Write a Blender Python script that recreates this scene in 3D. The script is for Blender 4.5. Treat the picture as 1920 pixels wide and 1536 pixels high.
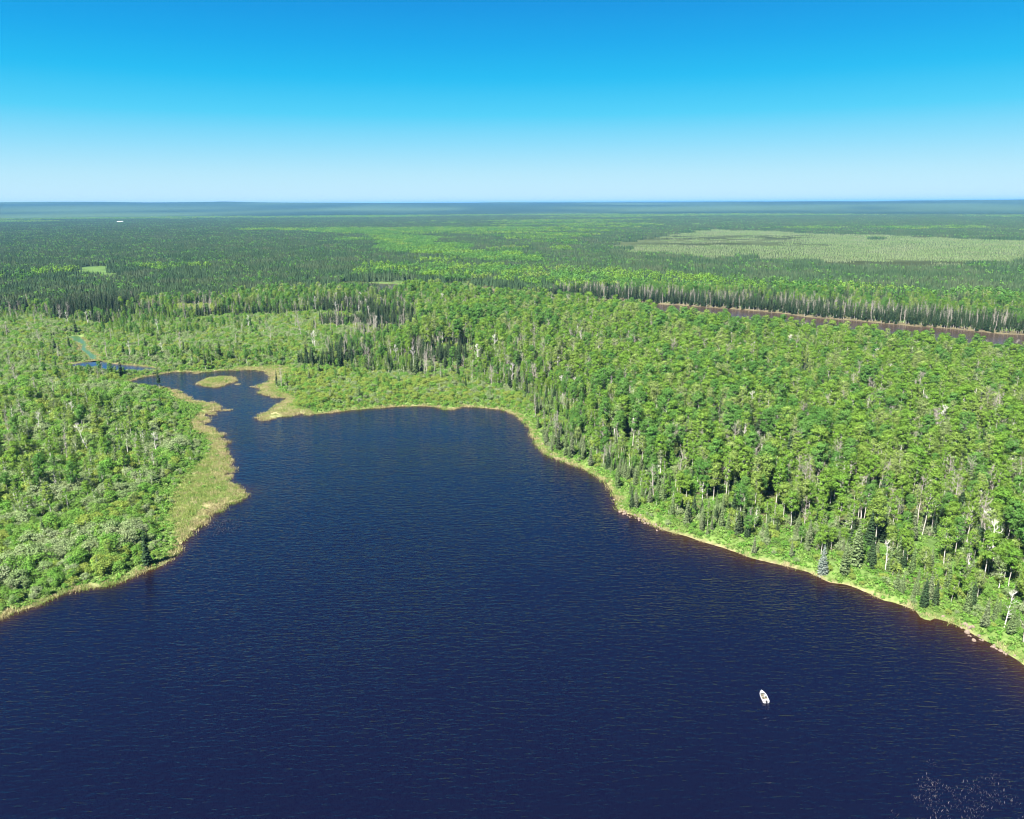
import bpy, math, random
import numpy as np
from mathutils import Matrix, Vector, Euler

# ------------------------------------------------------------------ scene, camera, sky, sun, exposure
for o in list(bpy.data.objects):
    bpy.data.objects.remove(o)
S = bpy.context.scene
COL = S.collection
R = math.radians
rng = np.random.default_rng(11)
random.seed(11)

CAM_H = 115.0          # drone height above the lake, metres
F_PX = 1420.0          # focal length in pixels of the 1920 px wide photograph
PITCH, ROLL = 15.24, -0.28

cam_data = bpy.data.cameras.new('camera')
cam = bpy.data.objects.new('camera', cam_data)
COL.objects.link(cam)
cam_data.sensor_width = 36.0
cam_data.lens = 36.0 * F_PX / 1920.0
cam_data.clip_start = 1.0
cam_data.clip_end = 120000.0
CAM_M = Matrix.Rotation(R(90 - PITCH), 4, 'X') @ Matrix.Rotation(R(ROLL), 4, 'Z')
cam.matrix_world = Matrix.Translation((0, 0, CAM_H)) @ CAM_M
S.camera = cam

SUN_EL = 51
SUN_DIR = Vector((-0.58, -0.80, 0.0)).normalized() * math.cos(R(SUN_EL)) + Vector((0, 0, math.sin(R(SUN_EL))))
EXPOSURE = 2.44
world = bpy.data.worlds.new('World')
S.world = world
world.use_nodes = True
wn, wl = world.node_tree.nodes, world.node_tree.links
wn.clear()
sky = wn.new('ShaderNodeTexSky')
sky.sky_type = 'NISHITA'
sky.sun_disc = False
sky.sun_elevation = R(SUN_EL)
sky.sun_rotation = math.atan2(SUN_DIR.x, SUN_DIR.y)
sky.altitude = 300
sky.air_density = 1.0
sky.dust_density = 0.0
sky.ozone_density = 2.5
# the clear air of the photograph: the sky deepens quickly from pale cyan at the horizon to strong blue, the same all round
def lin(c):
    return tuple(((v / 255) / 12.92 if v <= 10 else ((v / 255 + 0.055) / 1.055) ** 2.4) for v in c)
SKY_STRENGTH = 0.05
tcw = wn.new('ShaderNodeTexCoord'); sep = wn.new('ShaderNodeSeparateXYZ')
asn = wn.new('ShaderNodeMath'); asn.operation = 'ARCSINE'
deg = wn.new('ShaderNodeMath'); deg.operation = 'MULTIPLY'; deg.inputs[1].default_value = 2 / math.pi
wl.new(tcw.outputs['Generated'], sep.inputs[0]); wl.new(sep.outputs['Z'], asn.inputs[0]); wl.new(asn.outputs[0], deg.inputs[0])
rw = wn.new('ShaderNodeValToRGB'); el = rw.color_ramp.elements
stops = [(0.0, (208, 239, 249)), (2.0, (184, 232, 249)), (4.0, (140, 220, 249)), (6.0, (76, 207, 247)), (8.3, (18, 188, 242)), (10.5, (0, 169, 236)), (13.5, (0, 145, 224)), (24.0, (10, 110, 206)), (50.0, (16, 92, 186)), (90.0, (20, 86, 176))]
while len(el) < len(stops): el.new(0.5)
for e_, (p_, c_) in zip(el, stops):
    e_.position = p_ / 90.0; e_.color = (*lin(c_), 1)
wl.new(deg.outputs[0], rw.inputs[0])
sc_ = wn.new('ShaderNodeVectorMath'); sc_.operation = 'SCALE'
sc_.inputs['Scale'].default_value = 1.0 / (SKY_STRENGTH * 2 ** EXPOSURE)
wl.new(rw.outputs[0], sc_.inputs[0])
mxw = wn.new('ShaderNodeMix'); mxw.data_type = 'RGBA'; mxw.inputs['Factor'].default_value = 0.98
wl.new(sky.outputs[0], mxw.inputs['A']); wl.new(sc_.outputs[0], mxw.inputs['B'])
bg = wn.new('ShaderNodeBackground')
bg.inputs['Strength'].default_value = SKY_STRENGTH
wo = wn.new('ShaderNodeOutputWorld')
wl.new(mxw.outputs['Result'], bg.inputs['Color'])
wl.new(bg.outputs[0], wo.inputs['Surface'])

sun_data = bpy.data.lights.new('sun', 'SUN')
sun_data.energy = 5.0
sun_data.angle = R(0.53)
sun_data.color = (1.0, 0.95, 0.87)
sun = bpy.data.objects.new('sun', sun_data)
COL.objects.link(sun)
sun.rotation_euler = (-SUN_DIR).to_track_quat('-Z', 'Y').to_euler()

S.view_settings.view_transform = 'Standard'
S.view_settings.look = 'None'
S.view_settings.exposure = EXPOSURE
S.view_settings.gamma = 1.0
S.view_settings.use_curve_mapping = False
S.render.engine = 'CYCLES'
S.cycles.max_bounces = 5
S.cycles.diffuse_bounces = 3
S.cycles.glossy_bounces = 2
S.cycles.transmission_bounces = 3
S.cycles.volume_bounces = 0
S.cycles.use_denoising = True
S.cycles.denoiser = 'OPENIMAGEDENOISE'
S.cycles.denoising_input_passes = 'RGB_ALBEDO_NORMAL'
S.cycles.denoising_prefilter = 'ACCURATE'
S.cycles.sample_clamp_direct = 5.0
S.cycles.sample_clamp_indirect = 4.0
S.cycles.use_adaptive_sampling = False
S.cycles.pixel_filter_type = 'BLACKMAN_HARRIS'
S.cycles.filter_width = 1.15
S.cycles.use_fast_gi = False

# ------------------------------------------------------------------ picture <-> ground
CM3 = np.array(CAM_M.to_3x3())

def ground(pts, z=0.0):
    """points of the photograph (1920 px frame) -> points on the level plane at height z"""
    p = np.atleast_2d(np.array(pts, float))
    d = np.stack([(p[:, 0] - 960) / F_PX, -(p[:, 1] - 768) / F_PX, -np.ones(len(p))], 1) @ CM3.T
    t = (z - CAM_H) / d[:, 2]
    return np.stack([d[:, 0] * t, d[:, 1] * t], 1)

def project(x, y, z):
    v = np.stack([x, y, z - CAM_H], -1) @ CM3
    dep = -v[..., 2]
    return 960 + F_PX * v[..., 0] / dep, 768 - F_PX * v[..., 1] / dep, dep

# ------------------------------------------------------------------ fields
def inside(poly, x, y):
    r = np.zeros(x.shape, bool)
    n = len(poly)
    for i in range(n):
        x0, y0 = poly[i]
        x1, y1 = poly[(i + 1) % n]
        if y0 == y1:
            continue
        c = (y0 > y) != (y1 > y)
        r ^= c & (x < (x1 - x0) * (y - y0) / (y1 - y0) + x0)
    return r

def dist_to(poly, x, y, closed=True):
    d2 = np.full(x.shape, 1e18)
    n = len(poly)
    for i in range(n if closed else n - 1):
        x0, y0 = poly[i]
        x1, y1 = poly[(i + 1) % n]
        dx, dy = x1 - x0, y1 - y0
        t = np.clip(((x - x0) * dx + (y - y0) * dy) / max(dx * dx + dy * dy, 1e-9), 0, 1)
        d2 = np.minimum(d2, (x - x0 - t * dx) ** 2 + (y - y0 - t * dy) ** 2)
    return np.sqrt(d2)

def sdist(poly, x, y):
    return np.where(inside(poly, x, y), -1.0, 1.0) * dist_to(poly, x, y)

_TAB = np.random.default_rng(5).random((256, 256))
def vnoise(x, y):
    xi, yi = np.floor(x).astype(int), np.floor(y).astype(int)
    fx, fy = x - xi, y - yi
    fx, fy = fx * fx * (3 - 2 * fx), fy * fy * (3 - 2 * fy)
    a, b = _TAB[xi & 255, yi & 255], _TAB[(xi + 1) & 255, yi & 255]
    c, d = _TAB[xi & 255, (yi + 1) & 255], _TAB[(xi + 1) & 255, (yi + 1) & 255]
    return (a * (1 - fx) + b * fx) * (1 - fy) + (c * (1 - fx) + d * fx) * fy
def fbm(x, y, s, octaves=3, off=0.0):
    v, a, t = 0.0, 1.0, 0.0
    for k in range(octaves):
        v = v + a * vnoise(x / s * 2 ** k + 17.3 * k + off, y / s * 2 ** k + 5.1 * k - off)
        t += a
        a *= 0.5
    return v / t
def sstep(a, b, v):
    t = np.clip((v - a) / (b - a), 0, 1)
    return t * t * (3 - 2 * t)

# ------------------------------------------------------------------ shore lines
LAKE_PX = [(-420, 1265), (-200, 1215), (-80, 1185), (0, 1160), (33, 1147), (67, 1137), (100, 1120), (133, 1108), (165, 1104), (200, 1098), (232, 1088), (260, 1077),
    (300, 1062), (333, 1037), (347, 1010), (360, 993), (387, 973), (393, 960), (417, 947), (447, 937), (458, 922), (437, 912), (420, 903),
    (418, 890), (426, 867), (422, 843), (424, 829), (405, 823), (421, 815), (393, 808), (373, 802), (372, 793), (393, 773), (408, 769),
    (393, 758), (360, 753), (340, 745), (327, 735), (313, 728), (287, 725), (267, 726), (240, 720), (240, 715), (263, 708), (300, 702),
    (327, 697), (353, 698), (393, 697), (427, 694), (473, 693), (507, 697), (513, 707), (512, 715), (497, 722), (487, 728), (497, 737),
    (517, 745), (537, 747), (540, 753), (523, 763), (500, 777), (485, 784), (500, 788), (520, 782), (547, 777), (580, 777), (617, 775),
    (640, 771), (707, 765), (753, 762), (790, 761), (817, 763), (830, 768), (850, 768), (867, 762), (907, 765), (940, 768), (967, 777),
    (983, 790), (993, 807), (1003, 826), (1020, 847), (1040, 860), (1055, 864), (1073, 872), (1090, 878), (1113, 890), (1137, 903),
    (1147, 920), (1160, 935), (1158, 955), (1173, 963), (1200, 972), (1217, 982), (1240, 993), (1273, 1002), (1307, 1012), (1340, 1023),
    (1373, 1035), (1407, 1048), (1440, 1055), (1473, 1062), (1507, 1070), (1543, 1083), (1555, 1092), (1590, 1098), (1627, 1112),
    (1652, 1127), (1692, 1136), (1717, 1143), (1730, 1160), (1744, 1162), (1750, 1156), (1779, 1166), (1806, 1179), (1833, 1196),
    (1874, 1215), (1901, 1234), (1925, 1252), (1990, 1295), (2100, 1350), (2300, 1440)]
LAKE = np.vstack([ground(LAKE_PX), [[230, 60], [240, -260], [-330, -260], [-330, 60]]])
ISLAND = ground([(367, 720), (393, 710), (417, 706), (442, 708), (440, 715), (432, 719), (407, 726), (385, 724)])
POND = ground([(163, 678), (187, 676), (213, 682), (253, 686), (285, 689), (300, 691), (290, 696), (253, 698), (213, 697), (180, 694), (150, 691),
    (120, 690), (112, 684), (140, 682)])
STREAM = ground([(126, 632), (144, 629), (157, 635), (166, 644), (164, 652), (173, 660), (186, 668), (180, 676), (165, 674), (160, 665), (148, 656), (151, 647), (138, 641)])
RIVER_FAR_PX = [(2400, 672), (2100, 642), (1920, 628), (1880, 627), (1847, 623), (1813, 620), (1763, 615), (1713, 612), (1647, 606), (1580, 600), (1513, 595),
    (1467, 588), (1413, 583), (1347, 578), (1280, 573), (1223, 570), (1173, 564), (1100, 560), (1023, 553), (960, 549), (900, 542), (807, 537), (740, 533), (670, 530)]
RIVER_TOPS_PX = [(660, 533), (800, 540), (960, 556), (1100, 563), (1200, 572), (1280, 590), (1400, 602), (1550, 612), (1700, 630), (1820, 642), (1920, 650), (2100, 668), (2400, 700)]
RIVER = np.vstack([ground(RIVER_FAR_PX)] + [ground([p], 9.0 if p[0] < 1180 else 13.5) + np.array([0, 4.0]) for p in RIVER_TOPS_PX])

def land_dist(x, y):
    """metres to the nearest water's edge, negative in water"""
    d = np.maximum(sdist(LAKE, x, y), -sdist(ISLAND, x, y))
    for p in (POND, RIVER, STREAM):
        d = np.minimum(d, sdist(p, x, y))
    return d + (fbm(x, y, 7.0, 3) - 0.5) * np.where(x < -300, 1.2, 2.4) * (1 + 1.6 * in_any(MARSH, x, y)) * sstep(0, 30, 40 - np.abs(d))

# marsh: pale sedge along the cove and the left bank
MARSH = [ground(p) for p in (
    [(333, 1040), (330, 1010), (318, 970), (325, 940), (340, 905), (365, 880), (385, 862), (395, 845), (398, 832), (385, 820), (365, 812), (355, 797),
     (368, 780), (380, 770), (375, 762), (350, 757), (325, 745), (318, 734), (330, 728), (420, 760), (430, 800), (440, 880), (470, 925), (420, 960), (360, 1005)],
    [(473, 690), (515, 690), (545, 694), (552, 700), (530, 712), (515, 722), (520, 735), (545, 742), (555, 750), (548, 765), (585, 772), (585, 780), (470, 792), (470, 770), (520, 757), (480, 735),
     (480, 720), (505, 712)],
    [(440, 690), (540, 688), (548, 696), (515, 702), (440, 697)])] + [ISLAND]
def in_any(polys, x, y):
    r = np.zeros(x.shape, bool)
    for p in polys:
        r |= inside(p, x, y)
    return r

Z = {k: [ground(p) for p in v] for k, v in dict(
    far_shrub=[[(545, 772), (640, 770), (760, 763), (900, 764), (965, 772), (988, 775), (985, 755), (950, 735), (880, 722), (760, 712), (640, 700), (540, 688), (480, 690), (520, 700), (545, 740)]],
    wet=[[(-160, 596), (60, 600), (190, 616), (330, 606), (470, 598), (600, 590), (690, 598), (660, 640), (600, 680), (540, 690), (420, 693), (327, 696), (240, 714), (240, 722), (100, 728), (-160, 770)]],
    left=[[(-420, 1265), (-420, 760), (100, 728), (240, 722), (330, 735), (440, 800), (440, 960), (330, 1040), (130, 1110), (0, 1165)]],
    left_trees=[[(-80, 770), (110, 748), (210, 770), (290, 800), (318, 850), (300, 890), (230, 930), (150, 985), (60, 990), (-80, 1010)]],
    stand=[[(100, 600), (228, 602), (228, 562), (100, 560)], [(790, 687), (876, 683), (874, 665), (790, 669)], [(600, 618), (778, 615), (772, 602), (600, 604)],
           [(-10, 592), (60, 592), (60, 575), (-10, 575)], [(225, 588), (265, 588), (262, 575), (228, 575)], [(560, 556), (640, 552), (640, 545), (560, 548)]],
    open_front=[[(768, 722), (897, 717), (892, 650), (772, 655)], [(592, 642), (787, 638), (787, 598), (592, 600)]],
    yellow=[[(328, 594), (408, 592), (402, 583), (333, 584)]],
    plain=[[(-260, 524), (0, 523), (120, 517), (212, 507), (245, 492), (400, 484), (520, 480), (670, 472), (705, 457), (620, 442), (420, 430), (0, 428), (-260, 428)]],
    clearing=[[(125, 517), (175, 504), (238, 498), (238, 516), (170, 536)], [(-40, 532), (90, 527), (90, 522), (-40, 524)]],
    strip=[[(690, 450), (750, 449), (900, 473), (1020, 490), (980, 500), (850, 487), (720, 464)]],
    bog=[[(1040, 466), (1150, 446), (1320, 428), (1600, 438), (1920, 450), (2200, 452), (2200, 520), (1920, 517), (1700, 513), (1500, 505), (1350, 496), (1220, 486), (1100, 476)]],
    belt=[[(1380, 500), (1500, 507), (1700, 515), (1920, 519), (2200, 522), (2200, 556), (1920, 548), (1750, 540), (1600, 528), (1480, 520), (1400, 508)]],
).items()}

# ------------------------------------------------------------------ materials
def new_mat(name):
    m = bpy.data.materials.new(name)
    m.use_nodes = True
    m.node_tree.nodes.clear()
    return m, m.node_tree.nodes, m.node_tree.links

def ramp(nodes, stops):
    r = nodes.new('ShaderNodeValToRGB')
    el = r.color_ramp.elements
    while len(el) < len(stops):
        el.new(0.5)
    for e, (p, c) in zip(el, stops):
        e.position = p
        e.color = (*c, 1)
    return r

def foliage_mat(name, cols, trans=0.44, spread=0.45):
    """leaf colour varies from plant to plant (object random) and from leaf to leaf (tint)"""
    m, n, l = new_mat(name)
    oi = n.new('ShaderNodeObjectInfo')
    rp = ramp(n, [(i / max(1, len(cols) - 1), c) for i, c in enumerate(cols)])
    l.new(oi.outputs['Random'], rp.inputs[0])
    at = n.new('ShaderNodeAttribute'); at.attribute_name = 'tint'
    mp = n.new('ShaderNodeMapRange')
    mp.inputs['To Min'].default_value = 1 - spread
    mp.inputs['To Max'].default_value = 1 + spread
    l.new(at.outputs['Fac'], mp.inputs['Value'])
    mx = n.new('ShaderNodeVectorMath'); mx.operation = 'SCALE'
    l.new(rp.outputs[0], mx.inputs[0]); l.new(mp.outputs[0], mx.inputs['Scale'])
    df = n.new('ShaderNodeBsdfDiffuse'); tr = n.new('ShaderNodeBsdfTranslucent')
    l.new(mx.outputs[0], df.inputs['Color'])
    warm = n.new('ShaderNodeVectorMath'); warm.operation = 'MULTIPLY'
    warm.inputs[1].default_value = (1.15, 1.1, 0.6)
    l.new(mx.outputs[0], warm.inputs[0]); l.new(warm.outputs[0], tr.inputs['Color'])
    mix = n.new('ShaderNodeMixShader'); mix.inputs[0].default_value = trans
    l.new(df.outputs[0], mix.inputs[1]); l.new(tr.outputs[0], mix.inputs[2])
    out = n.new('ShaderNodeOutputMaterial'); l.new(mix.outputs[0], out.inputs['Surface'])
    return m

def plain_mat(name, a, b=None, scale=3.0, rough=0.9, metal=0.0, spec=0.3):
    m, n, l = new_mat(name)
    p = n.new('ShaderNodeBsdfPrincipled')
    p.inputs['Roughness'].default_value = rough
    p.inputs['Metallic'].default_value = metal
    p.inputs['Specular IOR Level'].default_value = spec
    if b is None:
        b = tuple(v * 0.75 for v in a)
    tc = n.new('ShaderNodeTexCoord')
    no = n.new('ShaderNodeTexNoise'); no.inputs['Scale'].default_value = scale; no.inputs['Detail'].default_value = 4
    l.new(tc.outputs['Object'], no.inputs['Vector'])
    rp = ramp(n, [(0.35, a), (0.65, b)])
    l.new(no.outputs['Fac'], rp.inputs[0]); l.new(rp.outputs[0], p.inputs['Base Color'])
    out = n.new('ShaderNodeOutputMaterial'); l.new(p.outputs[0], out.inputs['Surface'])
    return m

M = {}
M['aspen_bright'] = foliage_mat('aspen_bright_leaf', [(0.090, 0.184, 0.028), (0.122, 0.206, 0.034), (0.102, 0.197, 0.026), (0.144, 0.208, 0.046)])
M['aspen_deep'] = foliage_mat('aspen_deep_leaf', [(0.06, 0.145, 0.03), (0.082, 0.168, 0.038)])
M['aspen_yellow'] = foliage_mat('aspen_yellow_leaf', [(0.132, 0.205, 0.044), (0.15, 0.205, 0.058), (0.138, 0.185, 0.066)])
M['birch_pale'] = foliage_mat('birch_pale_leaf', [(0.14, 0.19, 0.072), (0.12, 0.19, 0.056), (0.155, 0.185, 0.092)], 0.4)
M['spruce_dark'] = foliage_mat('spruce_dark_needle', [(0.026, 0.050, 0.022), (0.035, 0.060, 0.026), (0.046, 0.064, 0.032)], 0.1)
M['spruce_olive'] = foliage_mat('spruce_olive_needle', [(0.078, 0.122, 0.044), (0.095, 0.135, 0.056), (0.105, 0.128, 0.07)], 0.12)
M['spruce_blue'] = foliage_mat('spruce_blue_needle', [(0.130, 0.160, 0.135), (0.130, 0.160, 0.135)], 0.1)
M['willow_sage'] = foliage_mat('willow_sage_leaf', [(0.13, 0.195, 0.074), (0.15, 0.205, 0.09), (0.165, 0.205, 0.11)], 0.35)
M['willow_yellow'] = foliage_mat('willow_yellow_leaf', [(0.135, 0.2, 0.036), (0.16, 0.205, 0.046), (0.125, 0.2, 0.038)], 0.35)
M['willow_green'] = foliage_mat('willow_green_leaf', [(0.08, 0.182, 0.03), (0.098, 0.195, 0.036), (0.116, 0.2, 0.044)], 0.35)
M['willow_tan'] = foliage_mat('willow_tan_leaf', [(0.13, 0.178, 0.074), (0.145, 0.18, 0.088), (0.14, 0.185, 0.08)], 0.3)
M['under'] = foliage_mat('undergrowth_leaf', [(0.072, 0.172, 0.026), (0.096, 0.188, 0.034), (0.124, 0.192, 0.048), (0.078, 0.162, 0.034)], 0.35)
M['sedge_tan'] = foliage_mat('sedge_tan_blade', [(0.262, 0.232, 0.122), (0.232, 0.220, 0.100), (0.285, 0.246, 0.150)], 0.3)
M['sedge_green'] = foliage_mat('sedge_green_blade', [(0.130, 0.210, 0.050), (0.190, 0.230, 0.070), (0.110, 0.190, 0.040)], 0.35)
M['reed_grey'] = foliage_mat('dry_reed_blade', [(0.060, 0.056, 0.062), (0.085, 0.078, 0.080)], 0.2)
M['grey_wood'] = plain_mat('weathered_grey_wood', (0.30, 0.27, 0.24), (0.20, 0.18, 0.16), 2.0)
M['twigs'] = plain_mat('pale_bare_twigs', (0.26, 0.235, 0.20), (0.19, 0.17, 0.145), 2.0)
M['aspen_bark'] = plain_mat('pale_aspen_bark', (0.33, 0.32, 0.275), (0.22, 0.21, 0.175), 1.5)
M['birch_bark'] = plain_mat('white_birch_bark', (0.50, 0.485, 0.45), (0.36, 0.34, 0.30), 2.0)
M['spruce_bark'] = plain_mat('grey_spruce_bark', (0.16, 0.14, 0.12), (0.10, 0.085, 0.07), 2.0)
M['rock'] = plain_mat('tan_shore_rock', (0.150, 0.115, 0.085), (0.095, 0.075, 0.060), 2.5)

# ------------------------------------------------------------------ object helpers
def tag(o, label=None, cat=None, group=None, kind=None):
    if label: o['label'] = label
    if cat: o['category'] = cat
    if group: o['group'] = group
    if kind: o['kind'] = kind
    return o

def mesh_np(name, V, Fq, mats, tint=None, mat_idx=None, smooth=False):
    me = bpy.data.meshes.new(name)
    V = np.asarray(V, np.float32)
    Fq = np.asarray(Fq, np.int32)
    k = Fq.shape[1]
    me.vertices.add(len(V)); me.vertices.foreach_set('co', V.ravel())
    me.loops.add(Fq.size); me.loops.foreach_set('vertex_index', Fq.ravel())
    me.polygons.add(len(Fq)); me.polygons.foreach_set('loop_start', np.arange(0, Fq.size, k, dtype=np.int32))
    if mat_idx is not None:
        me.polygons.foreach_set('material_index', np.asarray(mat_idx, np.int32))
    if smooth:
        me.polygons.foreach_set('use_smooth', np.ones(len(Fq), bool))
    for m in mats:
        me.materials.append(m)
    me.update(calc_edges=True)
    if tint is not None:
        a = me.attributes.new('tint', 'FLOAT', 'POINT')
        a.data.foreach_set('value', np.asarray(tint, np.float32))
    me.validate()
    return me

class Q:
    """collects quads (a triangle repeats a corner nowhere: everything here is a quad)"""
    def __init__(s):
        s.V, s.F, s.T, s.n = [], [], [], 0
    def add(s, V, F, t):
        V = np.asarray(V, float).reshape(-1, 3)
        s.V.append(V); s.F.append(np.asarray(F, int).reshape(-1, 4) + s.n)
        s.T.append(np.broadcast_to(np.asarray(t, float), (len(V),)).copy()); s.n += len(V)
    def cards(s, c, nrm, size, r, aspect=1.0, tint=None, up=None):
        c = np.asarray(c, float); n = len(c)
        nrm = nrm / (np.linalg.norm(nrm, axis=1, keepdims=True) + 1e-9)
        a = r.normal(size=(n, 3)) if up is None else np.broadcast_to(np.asarray(up, float), (n, 3))
        t = np.cross(nrm, a); t /= np.linalg.norm(t, axis=1, keepdims=True) + 1e-9
        b = np.cross(nrm, t)
        sz = np.broadcast_to(np.asarray(size, float), (n,))[:, None] * 0.5
        # a pointed leaf-like lozenge
        k = r.uniform(-0.3, 0.3, (n, 1))
        V = np.stack([c - b * sz * aspect, c + t * sz + b * sz * k, c + b * sz * aspect, c - t * sz - b * sz * k], 1)
        tt = r.random(n) if tint is None else tint
        s.add(V.reshape(-1, 3), np.arange(4 * n).reshape(n, 4), np.repeat(tt, 4))
    def tube(s, path, rad, sides=5, t=0.5):
        P = np.asarray(path, float); m = len(P)
        rad = np.broadcast_to(np.asarray(rad, float), (m,))
        d = np.gradient(P, axis=0); d /= np.linalg.norm(d, axis=1, keepdims=True) + 1e-9
        ref = np.array([1.0, 0.3, 0.1])
        u = np.cross(d, ref); u /= np.linalg.norm(u, axis=1, keepdims=True) + 1e-9
        v = np.cross(d, u)
        ang = np.arange(sides) / sides * 2 * np.pi
        V = P[:, None] + rad[:, None, None] * (np.cos(ang)[None, :, None] * u[:, None] + np.sin(ang)[None, :, None] * v[:, None])
        F = [(i * sides + j, i * sides + (j + 1) % sides, (i + 1) * sides + (j + 1) % sides, (i + 1) * sides + j) for i in range(m - 1) for j in range(sides)]
        s.add(V.reshape(-1, 3), F, t)
    def arr(s):
        return np.vstack(s.V), np.vstack(s.F), np.concatenate(s.T)

# ------------------------------------------------------------------ terrain: one sheet to the horizon
def axis(a, b, fine, mid_a, mid_b, mid, far):
    pos = list(np.arange(a, b + 0.01, fine))
    st, v = fine, pos[-1]
    while v < far:
        st = min(st * 1.12, mid) if v < mid_b else st * 1.14
        v += st; pos.append(v)
    st, v, neg = fine, pos[0], []
    while v > -far:
        st = min(st * 1.12, mid) if v > mid_a else st * 1.14
        v -= st; neg.append(v)
    return np.array(neg[::-1] + pos)

def hills(x, y):
    d = np.hypot(x, y)
    e = fbm(x, y, 9000.0, 4, 3.3)
    return sstep(7500, 17000, d) * (10 + 215 * e + 26 * np.exp(-((x / np.maximum(y, 1) + 0.36) / 0.035) ** 2)) * (y > 0) * sstep(2.2, 1.2, np.abs(x) / np.maximum(y, 1))

def height(x, y, ld):
    n = (fbm(x, y, 60.0, 3) - 0.4) * 3.0 * sstep(8, 60, ld) * sstep(2500, 900, np.hypot(x, y))
    return np.where(ld < 0, np.maximum(0.28 * ld, -2.5), 1.1 * (1 - np.exp(-np.maximum(ld, 0) / 7.0)) + n + 0.2 * sstep(0, 3, ld)) + hills(x, y)

xs = axis(-440, 300, 1.9, -700, 620, 8.0, 42000)
ys = axis(110, 720, 1.9, 60, 1250, 8.0, 42000)
GX, GY = np.meshgrid(xs, ys)
near_box = (np.abs(GX) < 2500) & (GY > -1200) & (GY < 3000)
LD = np.full(GX.shape, 400.0)
LD[near_box] = land_dist(GX[near_box], GY[near_box])
GZ = height(GX, GY, LD)
nx, ny = len(xs), len(ys)
idx = np.arange(nx * ny).reshape(ny, nx)
GF = np.stack([idx[:-1, :-1], idx[:-1, 1:], idx[1:, 1:], idx[1:, :-1]], -1).reshape(-1, 4)
gx, gy, gld = GX.ravel(), GY.ravel(), LD.ravel()

def ground_colour(x, y, ld):
    n1 = fbm(x, y, 9.0, 3)[:, None]; n2 = fbm(x, y, 45.0, 3, 2.0)[:, None]
    litter = np.array([0.060, 0.062, 0.030]); moss = np.array([0.055, 0.095, 0.026])
    c = litter + (moss - litter) * sstep(0.35, 0.6, n1)
    grass = np.array([0.075, 0.118, 0.030]) * (0.75 + 0.5 * n1)
    k = sstep(14, 4, ld)[:, None]
    c = c * (1 - k) + grass * k
    k = (in_any(Z['far_shrub'] + Z['wet'] + Z['left'], x, y) * 0.75)[:, None]
    c = c * (1 - k) + grass * k
    k = (sstep(18, 8, ld) * (y > 560) * (x > -160))[:, None]
    c = c * (1 - k) + np.array([0.070, 0.062, 0.036]) * k
    tan = np.array([0.150, 0.128, 0.072])
    k = sstep(np.where(x < 20, 4.0, 1.8), 0.5, ld)[:, None] * (0.35 + 0.65 * sstep(0.35, 0.6, n1)) * (ld < 6)[:, None] * np.where((y > 560) | (x < -300), 0.3, 1.0)[:, None]
    c = c * (1 - k) + tan * k
    k = (in_any(MARSH, x, y) * 1.0)[:, None] * (0.25 + 0.75 * sstep(0.35, 0.65, n1))
    c = c * (1 - k) + np.array([0.19, 0.18, 0.085]) * k
    d = np.hypot(x, y)
    # beyond the last trees that are built: canopy colour with tree shadows mixed in
    k = sstep(900, 1500, d)[:, None]
    b = fbm(x * 0.5, y, 900.0, 4, 7.0)[:, None]
    canopy = np.array([0.011, 0.022, 0.012]) + (np.array([0.034, 0.058, 0.024]) - np.array([0.011, 0.022, 0.012])) * sstep(0.40, 0.68, 0.5 * b + 0.5 * fbm(x * 0.22, y, 420.0, 3, 27.0)[:, None])
    c = c * (1 - k) + canopy * k
    wx = x + (fbm(x, y, 260.0, 3, 31.0) - 0.5) * 0.12 * d; wy = y + (fbm(x, y, 300.0, 3, 21.0) - 0.5) * 0.22 * d
    k = (in_any(Z['bog'], wx, wy) * 1.0)[:, None]
    bog = np.array([0.038, 0.050, 0.022]) * (0.6 + 0.7 * sstep(0.3, 0.7, fbm(x * 0.4, y, 120.0, 3, 4.0)[:, None]))
    c = c * (1 - k) + bog * k
    k = (in_any(Z['clearing'], wx, wy) * 1.0)[:, None]
    c = c * (1 - k) + np.array([0.055, 0.095, 0.028]) * k
    return c

me = mesh_np('ground', np.stack([gx, gy, GZ.ravel()], 1), GF, [], smooth=True)
ca = me.attributes.new('cover', 'FLOAT_COLOR', 'POINT')
gc = np.ones((len(gx), 4), np.float32); gc[:, :3] = ground_colour(gx, gy, gld)
ca.data.foreach_set('color', gc.ravel())
m, n, l = new_mat('forest_floor')
at = n.new('ShaderNodeAttribute'); at.attribute_name = 'cover'
tc = n.new('ShaderNodeTexCoord')
no = n.new('ShaderNodeTexNoise'); no.inputs['Scale'].default_value = 0.7; no.inputs['Detail'].default_value = 6
no2 = n.new('ShaderNodeTexNoise'); no2.inputs['Scale'].default_value = 0.06; no2.inputs['Detail'].default_value = 8
l.new(tc.outputs['Object'], no.inputs['Vector']); l.new(tc.outputs['Object'], no2.inputs['Vector'])
ad = n.new('ShaderNodeMath'); ad.operation = 'ADD'
l.new(no.outputs['Fac'], ad.inputs[0]); l.new(no2.outputs['Fac'], ad.inputs[1])
mp = n.new('ShaderNodeMapRange'); mp.inputs['From Min'].default_value = 0.6; mp.inputs['From Max'].default_value = 1.4
mp.inputs['To Min'].default_value = 0.45; mp.inputs['To Max'].default_value = 1.5
l.new(ad.outputs[0], mp.inputs['Value'])
mu = n.new('ShaderNodeVectorMath'); mu.operation = 'SCALE'
l.new(at.outputs['Color'], mu.inputs[0]); l.new(mp.outputs[0], mu.inputs['Scale'])
bp = n.new('ShaderNodeBump'); bp.inputs['Strength'].default_value = 0.6; bp.inputs['Distance'].default_value = 0.6
l.new(no.outputs['Fac'], bp.inputs['Height'])
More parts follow.
